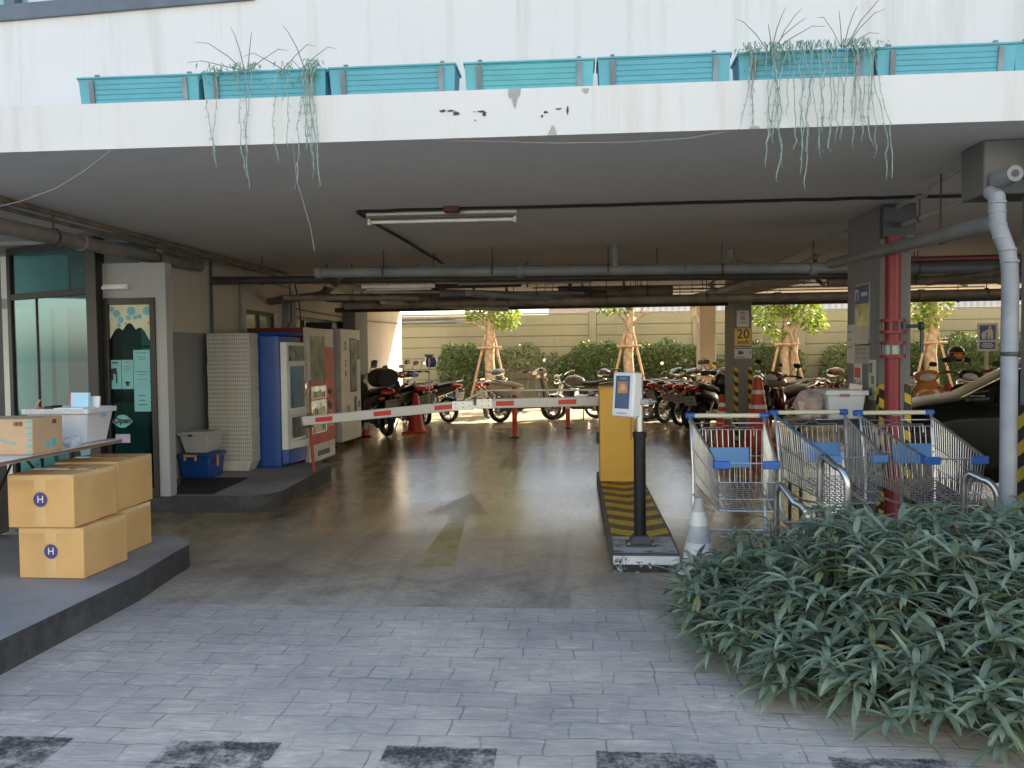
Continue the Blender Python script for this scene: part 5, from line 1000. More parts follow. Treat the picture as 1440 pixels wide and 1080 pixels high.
# ------------------------------------------------------------------ fence, hedge, trees, far building
F0 = 25.0
fen = thing('boundary_wall', 'beige concrete panel wall with posts closing the back of the plot', 'wall', (0, F0, 0)); o_ = (0, F0, 0)
posts = [.49+3.05*k for k in range(-5, 7)]
for x in posts:
    s = MB(o_); s.bx(x-.11, F0-.09, 0, x+.11, F0+.09, 2.66); s.taper(x-.13, F0-.11, x+.13, F0+.11, 2.66, x-.05, F0-.05, x+.05, F0+.05, 2.72); build('post', s, fence_m, fen, bevel=.01)
for a, b in zip(posts, posts[1:]):
    s = MB(o_)
    for k in range(8): z = .02+k*.325; s.bx(a+.112, F0-.05, z, b-.112, F0+.05, z+.29); 
    s.bx(a+.112, F0-.02, 0, b-.112, F0+.02, 2.6); s.bx(a+.112, F0-.07, 2.615, b-.112, F0+.07, 2.66)
    build('panel', s, fence_m, fen, bevel=.012)
pipe('grey conduit running along the top of the boundary wall at the left', [(-6, 24.85, 2.42), (-2.9, 24.85, 2.44)], .03, pgrey)
pipe('rusty handrail pipe above the boundary wall at the left', [(-6, 24.83, 2.52), (-3.0, 24.83, 2.55)], .03, pbrown)
H_ = thing('far_building', 'pale metal sided shed with corrugated wall beyond the boundary wall', 'building', (5, 36, 0)); o_ = (5, 36, 0)
def _corr(nt, N, L, b):
    g = N.new('ShaderNodeNewGeometry'); sx = N.new('ShaderNodeSeparateXYZ'); L.new(g.outputs['Position'], sx.inputs[0])
    f = math_n(N, L, 'SINE', math_n(N, L, 'MULTIPLY', sx.outputs[0], 24)); r = ramp(N, [(0, (.52, .48, .46)), (1, (.72, .68, .66))]); L.new(math_n(N, L, 'MULTIPLY_ADD', f, .5, .5), r.inputs[0]); L.new(r.outputs[0], b.inputs['Base Color']); b.inputs['Roughness'].default_value = .5
s = MB(o_); s.bx(.9, 36, 0, 24, 50, 4.0); build('wall', s, node_mat('corrugated_metal', _corr), H_, smooth=False)
s = MB(o_); s.add([(-1.5, 35.6, 3.95), (24, 35.6, 3.95), (24, 50.2, 5.2), (-1.5, 50.2, 5.2), (-1.5, 35.6, 4.05), (24, 35.6, 4.05), (24, 50.2, 5.3), (-1.5, 50.2, 5.3)], [(3,2,1,0),(4,5,6,7),(0,1,5,4),(1,2,6,5),(2,3,7,6),(3,0,4,7)]); build('roof', s, mat('pale_roof', (.62, .56, .5), .5), H_, smooth=False)
s = MB(o_); s.bx(-1.2, 36.5, 0, .895, 50, 3.94); build('end_bay', s, mat('pale_pink_wall', (.58, .45, .38), .7), H_, smooth=False)

def leaf_cloud(s, n, pts_fn, size, q, aspect=.45, nm=3, droop=.3):
    for _ in range(n):
        c, out = pts_fn(q)
        d = Vector((q.gauss(0, 1), q.gauss(0, 1), q.gauss(0, .7)-droop)); d = (d.normalized()+out*.6).normalized()
        side = d.cross(Vector((q.gauss(0, 1), q.gauss(0, 1), q.gauss(0, 1)))); 
        if side.length < 1e-3: continue
        side.normalize(); l = size*q.uniform(.6, 1.3); w_ = l*aspect/2; nn = d.cross(side)*l*.08
        s.add([c, c+d*l*.45+side*w_+nn, c+d*l, c+d*l*.45-side*w_+nn], [(0, 1, 2, 3)], q.randrange(nm))
leafm = [mat('leaf_green_a', (.14, .20, .02), .45, var=.3, vscale=20, transl=.45), mat('leaf_green_b', (.20, .26, .03), .45, var=.3, vscale=20, transl=.45), mat('leaf_green_c', (.08, .13, .02), .5, var=.3, vscale=20, transl=.45)]
hedm = [mat('hedge_leaf_a', (.085, .13, .03), .5, var=.3, vscale=20, transl=.35), mat('hedge_leaf_b', (.12, .17, .04), .5, var=.3, vscale=20, transl=.4), mat('hedge_leaf_c', (.05, .08, .022), .55, var=.3, vscale=20, transl=.3)]
bark = mat('bark', (.22, .16, .105), .9, var=.35, vscale=9, bump=.6, bscale=16); stake_m = mat('timber_stake', (.24, .15, .09), .8, var=.25, vscale=8)
def tree(label, slabel, x, y, crown, seed, tr=.10, multi=False):
    q = random.Random(seed); t = thing('tree', label, 'tree', (x, y, 0)); s = MB()
    pts = [(0, 0, 0), (.02, 0, .6), (-.03, .02, 1.3), (.02, 0, 2.0), (.05, .02, 2.8), (.0, 0, 3.6)]; s.tube(pts, [tr*1.35, tr*1.1, tr, tr*.85, tr*.7, tr*.4], 12)
    if multi: s.tube([(.12, .05, 0), (.2, .05, .9), (.28, .02, 1.9), (.55, 0, 2.8)], [tr, tr*.8, tr*.65, tr*.3], 10)
    for k in range(7):
        a = q.uniform(0, 6.28); z = q.uniform(1.9, 3.0); r_ = q.uniform(.5, 1.1)
        s.tube([(.02, 0, z), (.5*r_*math.cos(a), .5*r_*math.sin(a), z+.35), (r_*math.cos(a), r_*math.sin(a), z+.45+q.uniform(-.3, .4))], [tr*.35, tr*.22, .008], 7)
    build('trunk', s, bark, t)
    s = MB(); C_ = [Vector((cx+q.gauss(0, .05), cy, cz)) for cx, cy, cz, r_, n_ in crown]
    for (cx, cy, cz, r_, n_) in crown:
        def fn(q, cx=cx, cy=cy, cz=cz, r_=r_):
            v = Vector((q.gauss(0, 1), q.gauss(0, 1), q.gauss(0, .8))).normalized(); k = r_*q.uniform(.35, 1)**.6; return Vector((cx, cy, cz))+v*k, v
        leaf_cloud(s, n_, fn, .17, q)
    build('crown', s, leafm, t, smooth=False)
    u_ = thing('tree_support', slabel, 'tree stakes', (x, y, 0)); 
    for a in (200, 330, 80):
        ca, sa = math.cos(R(a)), math.sin(R(a)); s = MB(); s.tube([(.62*ca, .5*sa, 0), (.12*ca, .12*sa, 2.0)], .035, 8); build('stake', s, stake_m, u_)
    s = MB(); s.tube([(-.34, -.16, 1.62), (.34, -.16, 1.62)], .032, 8); s.tube([(-.26, .14, 1.58), (.26, .14, 1.58)], .03, 8); build('crossbar', s, stake_m, u_)
tree('staked young tree behind the cream scooter, bright leaves on its right', 'timber tripod holding the tree behind the cream scooter', -2.39, 23.0, [(-.35, 0, 2.55, .32, 150), (.45, -.1, 2.45, .38, 260), (.2, 0, 3.1, .7, 420), (-.5, .1, 3.3, .6, 300), (.5, 0, 3.7, .7, 300)], 21, .14)
tree('staked tree with bare pale trunk behind the card reader', 'timber tripod holding the bare trunked tree behind the card reader', 1.45, 23.0, [(-.55, 0, 2.72, .25, 70), (-.2, -.1, 2.75, .22, 60), (.35, 0, 2.95, .25, 60), (0, 0, 3.5, .9, 450)], 22, .14)
tree('staked tree with twin trunks right of the speed sign column', 'timber tripod holding the twin trunked tree by the speed sign', 5.66, 23.0, [(-.55, 0, 2.55, .45, 280), (.45, 0, 2.5, .5, 360), (0, .1, 2.75, .5, 260), (.75, 0, 2.2, .3, 120), (-.25, 0, 1.95, .25, 80), (0, 0, 3.4, .9, 450)], 23, .12, True)
tree('staked tree right of the red riser column', 'timber tripod holding the tree right of the red riser', 9.48, 23.0, [(-.5, 0, 2.5, .35, 160), (-.1, 0, 2.2, .25, 110), (.2, 0, 2.7, .45, 200), (0, 0, 3.4, .9, 400)], 24, .16)
def hedge(label, boxes, seed, n_):
    q = random.Random(seed); cx = boxes[0][0]; t = thing('hedge', label, 'hedge', (cx, 24, 0)); s = MB((cx, 24, 0)); tot = sum((b[1]-b[0])*b[3] for b in boxes)
    for (x0, x1, z0, z1) in boxes:
        def fn(q, x0=x0, x1=x1, z0=z0, z1=z1):
            x = q.uniform(x0, x1); f = 1-abs((x-(x0+x1)/2)/((x1-x0)/2))**6*.3; y = 24.2+q.uniform(-.45, .45); z = z0+(z1*f*(1+.05*math.sin(x*3.1)+.04*math.sin(x*7.7))-z0)*q.uniform(0, 1)**.7
            return Vector((x, y, z)), Vector((q.uniform(-.3, .3), -.6, .5))
        leaf_cloud(s, int(1.9*n_*(x1-x0)*(z1-z0)), fn, .095, q)
    build('foliage', s, hedm, t, smooth=False)
    s = MB((cx, 24, 0))
    for (x0, x1, z0, z1) in boxes:
        for k in range(int((x1-x0)*3)): x = q.uniform(x0+.1, x1-.1); y = 24.2+q.uniform(-.3, .3); s.tube([(x, y, 0), (x+q.uniform(-.15, .15), y, z1*.5), (x+q.uniform(-.3, .3), y, z1*.85)], [.014, .01, .005], 5)
    build('stems', s, bark, t)
hedge('dense round hedge clump at the far left against the beige wall', [(-4.05, -2.4, .15, 1.68)], 31, 1000)
hedge('patchy low hedge between the first two trees', [(-2.35, -.8, .9, 1.62), (-.8, -.5, .3, 1.5)], 32, 520)
hedge('long dense hedge behind the card reader tree', [(-.6, 4.05, .2, 1.70)], 33, 1000)
hedge('hedge behind the twin trunked tree', [(4.3, 6.45, .2, 1.68)], 34, 760)
hedge('tall loose hedge left of the red riser column', [(6.95, 8.4, .2, 1.66)], 35, 620)
hedge('hedge at the far right behind the litter sign', [(8.6, 13.5, .2, 1.78)], 36, 900)
# litter sign on a post
t = thing('litter_sign', 'blue and white litter sign on a post, person dropping rubbish in a bin', 'sign', (6.73, 14.2, 0)); s = MB(); s.lathe([(.028, 0), (.028, 1.5)], (0, .012, 0), 12); build('post', s, mat('cream_post', (.6, .52, .40), .5), t)
s = MB(); s.bx(-.165, -.012, 1.40, .165, -.004, 1.86); build('plate', s, mat('sign_cream', (.66, .62, .55), .5), t, bevel=.006)
s = MB(); s.bx(-.125, -.016, 1.585, .125, -.0135, 1.825); s.bx(-.125, -.016, 1.435, .125, -.0135, 1.555); build('blue_panel', s, bsign, t, smooth=False)
s = MB(); s.ball((.035, -.018, 1.79), .022, .002, .022, 12, 6); s.prism([(.0, 1.60), (.025, 1.60), (.04, 1.68), (.05, 1.60), (.085, 1.60), (.085, 1.70), (.07, 1.765), (.02, 1.765), (-.03, 1.74), (-.055, 1.715), (-.045, 1.70), (0, 1.72)], -.019, -.017, axis='y')
s.prism([(-.085, 1.60), (-.03, 1.60), (-.015, 1.69), (-.1, 1.69)], -.019, -.017, axis='y'); s.ball((-.055, -.018, 1.705), .035, .002, .018, 10, 5)
for z, a in ((1.53, .07), (1.50, .10), (1.47, .08)): s.bx(-a, -.019, z-.008, a, -.0165, z+.008)
build('symbol', s, mat('sign_cream', (.66, .62, .55), .5), t, smooth=False)
# pole with a flat head, upright among the scooters at the left
t = thing('pole', 'long pale handle with a flat grey head, upright beside the scooters', 'pole', (-2.95, 16.4, 0)); s = MB(); s.tube([(0, 0, .35), (.02, .0, 1.40)], .014, 8); build('handle', s, mat('pale_handle', (.6, .55, .48), .4), t)
s = MB(); s.taper(-.03, -.015, .07, .015, 1.38, -.08, -.03, .12, .03, 1.45); build('head', s, mat('grey_blue_head', (.18, .25, .30), .5), t, bevel=.005)
# ------------------------------------------------------------------ motorbikes
rub = mat('tyre_rubber', (.014, .014, .015), .8, var=.2); rimm = mat('rim_alloy', (.30, .30, .30), .35, .85); chr_ = mat('bike_chrome', (.65, .65, .65), .12, 1.0); blkp = mat('black_bike_plastic', (.016, .016, .017), .45, var=.2); seatm = mat('black_seat_vinyl', (.02, .02, .021), .5, bump=.1)
tail_r = mat('tail_lamp_red', (.55, .015, .015), .15, coat=.5); lens = mat('headlamp_lens', (.55, .56, .56), .08, coat=.6); mirg = mat('mirror_glass', (.55, .55, .55), .04, 1.0); plm = mat('number_plate', (.30, .29, .26), .45, var=.1); eng = mat('engine_metal', (.12, .12, .12), .45, .7, var=.3)
def paint(c, name): return mat('paint_'+name, c, .22, var=.06, coat=.6)
def wheel(t, x, r, w_, front_):
    s = MB(); q = [(r-.065, -w_*.42), (r-.03, -w_*.5), (r-.008, -w_*.3), (r, 0), (r-.008, w_*.3), (r-.03, w_*.5), (r-.065, w_*.42)]; vs = q+[q[0]]
    s.lathe(vs, (x, 0, r), 28, 'y'); s.f = [f for f in s.f if len(f) == 4]; s.mi = s.mi[:len(s.f)]; wl = build('wheel', s, rub, t, angle=60)
    s = MB(); s.lathe([(r-.066, -w_*.36), (r-.085, -w_*.3), (r-.085, w_*.3), (r-.066, w_*.36), (r-.066, -w_*.36)], (x, 0, r), 28, 'y'); s.f = [f for f in s.f if len(f) == 4]; s.mi = s.mi[:len(s.f)]
    for k in range(6):
        a = k*math.pi/3+.2; s.tube([(x+.04*math.cos(a), 0, r+.04*math.sin(a)), (x+(r-.08)*math.cos(a), 0, r+(r-.08)*math.sin(a))], .011, 6)
    s.lathe([(.03, -.05), (.05, -.045), (.05, .045), (.03, .05)], (x, 0, r), 14, 'y'); build('rim', s, rimm, wl)
    s = MB(); s.lathe([(.10, .052), (.10, .056)], (x, 0, r), 18, 'y'); build('brake_disc', s, chr_, wl)
def bike(label, x, y, hd, col, kind='scooter', seat=None, plate=True, mirrors=True, lean=5, basket=None, trim=None, box=False, group='parked motorbikes'):
    """x forward, origin between the wheels on the ground"""
    t = thing('motorbike', label, 'motorbike', (x, y, 0), R(hd), group); t.rotation_euler = (R(-lean), 0, R(hd)); sm = seat or seatm; tr = trim or col; r = .265 if kind != 'scooter' else .25
    wheel(t, -.61, r, .105 if kind != 'cub' else .085, False); wheel(t, .62, r, .09 if kind != 'cub' else .075, True)
    # front end
    for sg in (-1, 1):
        s = MB(); s.tube([(.62, sg*.07, r), (.50, sg*.07, .58), (.42, sg*.06, .80)], [.022, .024, .018], 10); build('fork', s, chr_ if kind == 'motorcycle' else blkp, t)
    s = MB(); n = 12
    pr = [(.62+(r+.03)*math.cos(R(a)), r+(r+.03)*math.sin(R(a))) for a in [20+150*i/n for i in range(n+1)]]
    for w0, dz in ((.055, 0.0),):
        vs = []; fs = []
        for i, (a, b) in enumerate(pr): vs += [(a, -w0, b-.025), (a, -w0*.6, b), (a, w0*.6, b), (a, w0, b-.025)]
        for i in range(n):
            for k in range(3): fs.append((i*4+k, i*4+k+1, i*4+k+5, i*4+k+4))
        s.add(vs, fs)
    o = build('front_fender', s, col, t); so_ = o.modifiers.new('thick', 'SOLIDIFY'); so_.thickness = .006
    hz_ = 1.0 if kind != 'motorcycle' else .98
    s = MB()
    for sg in (-1, 1): s.tube([(.40, 0, hz_-.05), (.38, sg*.12, hz_), (.30, sg*.26, hz_+.03), (.20, sg*.34, hz_+.01)], .012, 8)
    hb = build('handlebar', s, chr_ if kind == 'motorcycle' else blkp, t)
    for sg in (-1, 1):
        s = MB(); s.tube([(.26, sg*.295, hz_+.022), (.18, sg*.36, hz_+.005)], .019, 10); build('grip', s, rub, hb)
        s = MB(); s.tube([(.34, sg*.20, hz_+.01), (.31, sg*.36, hz_+.02)], .006, 6); build('lever', s, chr_, hb)
    if mirrors:
        for sg in (-1, 1):
            s = MB(); s.tube([(.33, sg*.22, hz_+.02), (.35, sg*.27, hz_+.13), (.33, sg*.31, hz_+.19)], .006, 6); s.M = Matrix.Translation((.33, sg*.33, hz_+.20)) @ Matrix.Rotation(R(8), 4, 'Y'); s.loft([(-.012, (0, 0), .045, .03), (.0, (0, 0), .062, .042), (.02, (0, 0), .045, .03)], 'x', 14, 2.6, 0)
            s.M = s.M @ Matrix.Translation((-.0135, 0, 0)); s.loft([(-.001, (0, 0), .05, .033), (.0, (0, 0), .05, .033)], 'x', 14, 2.6, 1); build('mirror', s, [blkp, mirg], t)
    if kind == 'motorcycle':
        s = MB(); s.lathe([(.0, -.06), (.07, -.05), (.098, 0.0), (.10, .05), (.09, .055), (0, .065)], (.53, 0, .86), 20, 'x', 0); s.lathe([(.088, .0555), (.05, .07), (0, .075)], (.53, 0, .86), 20, 'x', 1); build('headlight', s, [chr_, lens], t)
        s = MB(); s.loft([(-.12, (0, .76), .06, .05), (-.06, (0, .80), .11, .09), (.10, (0, .83), .15, .12), (.26, (0, .83), .14, .11), (.34, (0, .82), .05, .05)], 'x', 18, 2.4); build('fuel_tank', s, col, t)
        s = MB(); s.lathe([(.035, .93), (.03, .955), (0, .957)], (.1, 0, 0), 14); build('tank_cap', s, chr_, t)
        s = MB(); s.loft([(-.78, (0, .86), .06, .02), (-.66, (0, .83), .10, .045), (-.4, (0, .79), .12, .045), (-.12, (0, .77), .12, .045), (-.04, (0, .79), .05, .03)], 'x', 14, 3); build('seat', s, sm, t)
        s = MB(); s.loft([(-.90, (0, .82), .04, .02), (-.8, (0, .80), .07, .05), (-.5, (0, .72), .10, .06), (-.2, (0, .66), .11, .06)], 'x', 14, 3); build('tail_cowl', s, col, t)
        s = MB(); s.bx(-.14, -.13, .27, .24, .13, .52); s.lathe([(.09, 0), (.10, .02), (.10, .07)], (.02, -.2, .38), 16, 'y')
        for k in range(5): s.bx(.10, -.12, .53+k*.028, .28, .12, .543+k*.028)
        build('engine', s, eng, t, bevel=.015)
        s = MB(); s.tube([(.46, 0, .80), (.30, 0, .72), (.34, 0, .35), (.20, 0, .24), (-.25, 0, .26), (-.34, 0, .60), (-.85, 0, .74)], .022, 8); build('frame', s, blkp, t)
        s = MB(); s.tube([(.30, -.12, .5), (.34, -.13, .35), (.18, -.15, .24), (-.2, -.17, .26), (-.45, -.18, .34), (-.86, -.2, .46)], [.022, .022, .024, .03, .048, .05], 12); build('exhaust', s, chr_, t)
    else:
        # inner frame and rear body
        if kind == 'scooter':
            body = [(-.93, (0, .74), .05, .03), (-.82, (0, .70), .10, .07), (-.6, (0, .63), .15, .12), (-.35, (0, .56), .165, .16), (-.14, (0, .48), .15, .17), (-.05, (0, .38), .12, .12)]
            s = MB(); s.loft(body, 'x', 18, 2.8); build('rear_body', s, col, t)
            s = MB(); s.bx(-.12, -.15, .25, .36, .15, .32); build('floorboard', s, blkp, t, bevel=.03)
            s = MB(); s.loft([(.30, (.33, 0), .03, .15), (.42, (.40, 0), .05, .20), (.60, (.43, 0), .055, .21), (.78, (.41, 0), .06, .17), (.90, (.40, 0), .06, .13), (.96, (.38, 0), .03, .08)], 'z', 18, 2.8); build('front_shield', s, tr, t)
            s = MB(); s.loft([(.34, (.355, 0), .02, .17), (.6, (.36, 0), .025, .185), (.86, (.33, 0), .025, .13)], 'z', 14, 3.5); build('inner_shield', s, blkp, t)
            s = MB(); s.bx(-.52, -.13, .2, -.12, .10, .40); s.lathe([(.06, 0), (.11, .02), (.11, .09)], (-.55, .06, .27), 16, 'y'); build('engine', s, eng, t, bevel=.03)
        else:
            s = MB(); s.loft([(-.95, (0, .77), .04, .025), (-.82, (0, .73), .09, .06), (-.55, (0, .67), .12, .09), (-.25, (0, .60), .12, .11), (.0, (0, .50), .09, .10), (.22, (0, .55), .07, .09), (.36, (0, .70), .06, .09)], 'x', 16, 2.8); build('rear_body', s, col, t)
            for sg in (-1, 1):
                s = MB(); s.add([(.14, sg*.15, .34), (.38, sg*.20, .36), (.50, sg*.19, .60), (.46, sg*.12, .86), (.36, sg*.10, .80), (.24, sg*.17, .58)], [(0, 1, 2, 3, 4, 5)]); o = build('leg_shield', s, tr, t); q = o.modifiers.new('thick', 'SOLIDIFY'); q.thickness = .03
            s = MB(); s.bx(-.14, -.12, .25, .24, .12, .46); s.lathe([(.07, 0), (.09, .02), (.09, .05)], (.0, -.17, .34), 16, 'y'); s.lathe([(.05, .24), (.06, .30), (.06, .38)], (0, 0, .36), 14, 'x'); build('engine', s, eng, t, bevel=.02)
            s = MB(); s.tube([(-.05, 0, .34), (-.61, .08, r)], .025, 8); s.tube([(-.05, 0, .34), (-.61, -.08, r)], .025, 8); build('swing_arm', s, blkp, t)
        s = MB(); s.loft([(-.80, (0, .80), .07, .025), (-.68, (0, .79), .13, .05), (-.4, (0, .765), .15, .055), (-.18, (0, .72), .13, .05), (-.02, (0, .69), .06, .03)], 'x', 16, 3); build('seat', s, sm, t)
        s = MB(); s.loft([(.26, (0, hz_-.03), .10, .04), (.34, (0, hz_), .16, .065), (.44, (0, hz_-.01), .15, .085), (.52, (0, hz_-.04), .07, .05)], 'x', 16, 2.6); build('headlight_cowl', s, tr, t)
        s = MB(); s.M = Matrix.Translation((.495, 0, hz_-.03)); s.ball((0, 0, 0), .04, .105, .06, 14, 8); build('headlight', s, lens, t)
        for sg in (-1, 1):
            s = MB(); s.ball((.44, sg*.15, .82), .05, .04, .028, 10, 6); build('indicator', s, mat('amber_lens', (.6, .22, .03), .2), t)
        s = MB(); s.tube([(-.1, -.13, .26), (-.32, -.16, .25), (-.40, -.17, .27), (-.9, -.19, .36)], [.018, .02, .045, .05], 12); build('exhaust', s, blkp if kind == 'scooter' else chr_, t)
    # tail
    s = MB(); s.loft([(-.985, (0, .765), .05, .025), (-.95, (0, .765), .10, .042), (-.86, (0, .77), .115, .045)], 'x', 14, 2.6); build('tail_light', s, tail_r, t)
    s = MB(); s.tube([(-.5, -.13, .79), (-.8, -.13, .84), (-.96, -.10, .87), (-.96, .10, .87), (-.8, .13, .84), (-.5, .13, .79)], .012, 8); build('grab_rail', s, chr_, t)
    s = MB(); s.add([(-.62, -.07, .545), (-.62, .07, .545), (-.86, .07, .50), (-.86, -.07, .50), (-1.0, .06, .34), (-1.0, -.06, .34), (-.84, .07, .68), (-.84, -.07, .68)], [(0, 1, 2, 3), (3, 2, 4, 5), (2, 6, 7, 3)]); o = build('rear_fender', s, blkp, t); q = o.modifiers.new('thick', 'SOLIDIFY'); q.thickness = .01
    if plate:
        s = MB(); s.M = Matrix.Translation((-.965, 0, .56)) @ Matrix.Rotation(R(-22), 4, 'Y'); s.bx(-.004, -.10, -.085, .004, .10, .085, 0); s.bx(-.0055, -.07, .02, -.0045, .07, .055, 1); s.bx(-.0055, -.07, -.05, -.0045, .07, -.015, 1); build('number_plate', s, [plm, mat('plate_print', (.2, .2, .2), .6)], t)
    for sg in (-1, 1):
        s = MB(); s.tube([(-.40, sg*.13, .58), (-.60, sg*.12, .30)], [.028, .02], 10); build('shock', s, chr_, t)
        s = MB(); s.ball((-.93, sg*.13, .68), .03, .05, .024, 10, 6); build('rear_indicator', s, mat('amber_lens', (.6, .22, .03), .2), t)
    s = MB(); s.tube([(-.1, .1, .25), (-.14, .24, .012)], .012, 6); s.tube([(-.14, .24, .012), (-.18, .25, .012)], .014, 6); build('side_stand', s, blkp, t)
    if basket:
        s = MB(); s.taper(.52, -.14, .72, .14, .74, .50, -.18, .80, .18, .98, open_top=True); o = build('basket', s, mat('basket_black', (.02, .02, .02), .5), t); q = o.modifiers.new('w', 'WIREFRAME'); q.thickness = .012
    if box:
        s = MB(); s.loft([(-1.0, (0, 1.0), .17, .13), (-.9, (0, 1.0), .2, .16), (-.62, (0, 1.0), .2, .16), (-.55, (0, 1.0), .14, .10)], 'x', 18, 2.3); build('top_box', s, blkp, t)
    t.scale = (1.0, 1.12, 1.06) if kind == 'scooter' else (1, 1.08, 1.03)
    return t
P_black = paint((.012, .012, .013), 'black'); P_red = paint((.34, .016, .014), 'red'); P_blue = paint((.025, .06, .26), 'blue'); P_cream = paint((.62, .52, .42), 'cream'); P_silver = paint((.24, .22, .20), 'silver'); P_orange = paint((.62, .24, .05), 'orange'); P_dred = paint((.13, .012, .014), 'dark_red'); P_white = paint((.6, .58, .54), 'white'); P_grey = paint((.10, .09, .085), 'grey')
def at_rear(rx, ry, hd): return rx+.61*math.cos(R(hd)), ry+.61*math.sin(R(hd))
def park(label, rx, ry, hd, *a, **k): 
    x, y = at_rear(rx, ry, hd); return bike(label, x, y, hd, *a, **k)
park('black scooter with a round black top box, nearest the lilac vending machine', -3.36, 14.5, 128, P_black, 'scooter', lean=8, box=True)
park('red fronted black scooter parked second from the lilac machine', -3.05, 15.75, 128, P_black, 'scooter', trim=P_red, basket=True)
park('blue and red motorbike with helmet on its mirror, third from the machines', -3.1, 16.9, 125, P_blue, 'cub', trim=P_red, lean=7)
park('dark motorbike with a pink plate, its tail toward the cream scooter', -2.68, 17.3, 148, P_grey, 'cub', trim=P_blue)
bike('cream scooter seen broadside before the first tree', -1.08, 17.65, 30, P_cream, 'scooter', seat=mat('cream_seat', (.66, .60, .48), .5))
park('red tailed dark motorbike half hidden behind the cream scooter', -1.95, 18.3, 78, P_grey, 'cub', mirrors=False)
bike('chrome motorcycle with a round headlamp between cream scooter and yellow cabinet', .12, 17.9, 155, P_silver, 'motorcycle', lean=7)
bike('silver motorbike with red tail behind the yellow cabinet', 1.0, 18.1, 160, P_silver, 'cub', trim=P_grey)
park('black motorbike first in the dark cluster beside the card reader', 1.45, 17.6, 38, P_black, 'cub')
park('grey motorbike with pale plate, second in the dark cluster', 1.78, 17.0, 42, P_grey, 'cub', trim=P_silver)
park('black motorbike with red tail, third in the dark cluster', 2.02, 16.3, 44, P_black, 'cub', trim=P_dred)
park('black scooter, fourth in the dark cluster', 2.12, 15.5, 46, P_black, 'scooter')
park('black scooter with a covered seat, end of the dark cluster near the carts', 2.2, 14.8, 52, P_black, 'scooter', lean=3)
bike('dark red motorbike leaning behind the speed sign column, tail high on the right', 3.5, 14.6, 228, P_dred, 'cub', trim=P_dred, lean=6)
bike('silver topped motorbike behind the dark red one right of the speed sign', 3.9, 16.4, 205, P_silver, 'motorcycle')
bike('dark motorbike peeking out left of the main column behind the tub', 5.15, 16.2, 95, P_dred, 'cub', mirrors=False)
bike('orange fronted scooter facing out just right of the red riser column', 5.35, 13.2, -100, P_black, 'scooter', trim=P_orange, lean=-4)
bike('black motorbike with bare bars behind the orange scooter', 5.9, 15.5, -110, P_black, 'motorcycle')
bike('dark motorbike with a round helmet hung on its mirror', 6.35, 14.2, -112, P_grey, 'cub', trim=P_black)
bike('red motorbike facing the dark car bonnet', 6.75, 14.3, -118, P_dred, 'cub', trim=P_dred, box=False)
bike('white and red motorbike behind the dark car windscreen', 7.5, 14.6, -120, P_white, 'cub', trim=P_red)
bike('dark motorbike with a square mirror beneath the litter sign', 7.35, 13.4, -60, P_black, 'cub', trim=P_grey)
def helmet(label, c, m_, visor, rz=0):
    t = thing('helmet', label, 'helmet', c, R(rz)); s = MB(); s.loft([(-.10, (0, 0), .10, .09), (-.06, (0, 0), .122, .12), (.02, (0, 0), .128, .13), (.09, (0, 0), .11, .105), (.135, (0, 0), .06, .055), (.145, (0, 0), .02, .02)], 'z', 20, 2.2); build('shell', s, m_, t)
    s = MB(); s.add([(.131*math.cos(R(a)), .127*math.sin(R(a)), z) for z in (-.07, .04) for a in range(-60, 61, 15)], [(i, i+1, i+10, i+9) for i in range(8)]); o = build('visor', s, visor, t); q = o.modifiers.new('thick', 'SOLIDIFY'); q.thickness = .006
helmet('black helmet with orange lining on the dark motorbike right of the column', (6.06, 13.78, 1.35), P_black, mat('visor_orange', (.5, .2, .04), .2), -100)
helmet('black dome helmet topmost above the dark car windscreen', (7.45, 13.35, 1.36), P_black, dkg, -100)
helmet('blue helmet on the mirror of the blue and red motorbike', (-3.05, 17.3, 1.28), P_blue, dkg, 20)
helmet('black helmet at the right end of the dark bike cluster', (2.5, 14.65, .93), P_black, dkg, -90)

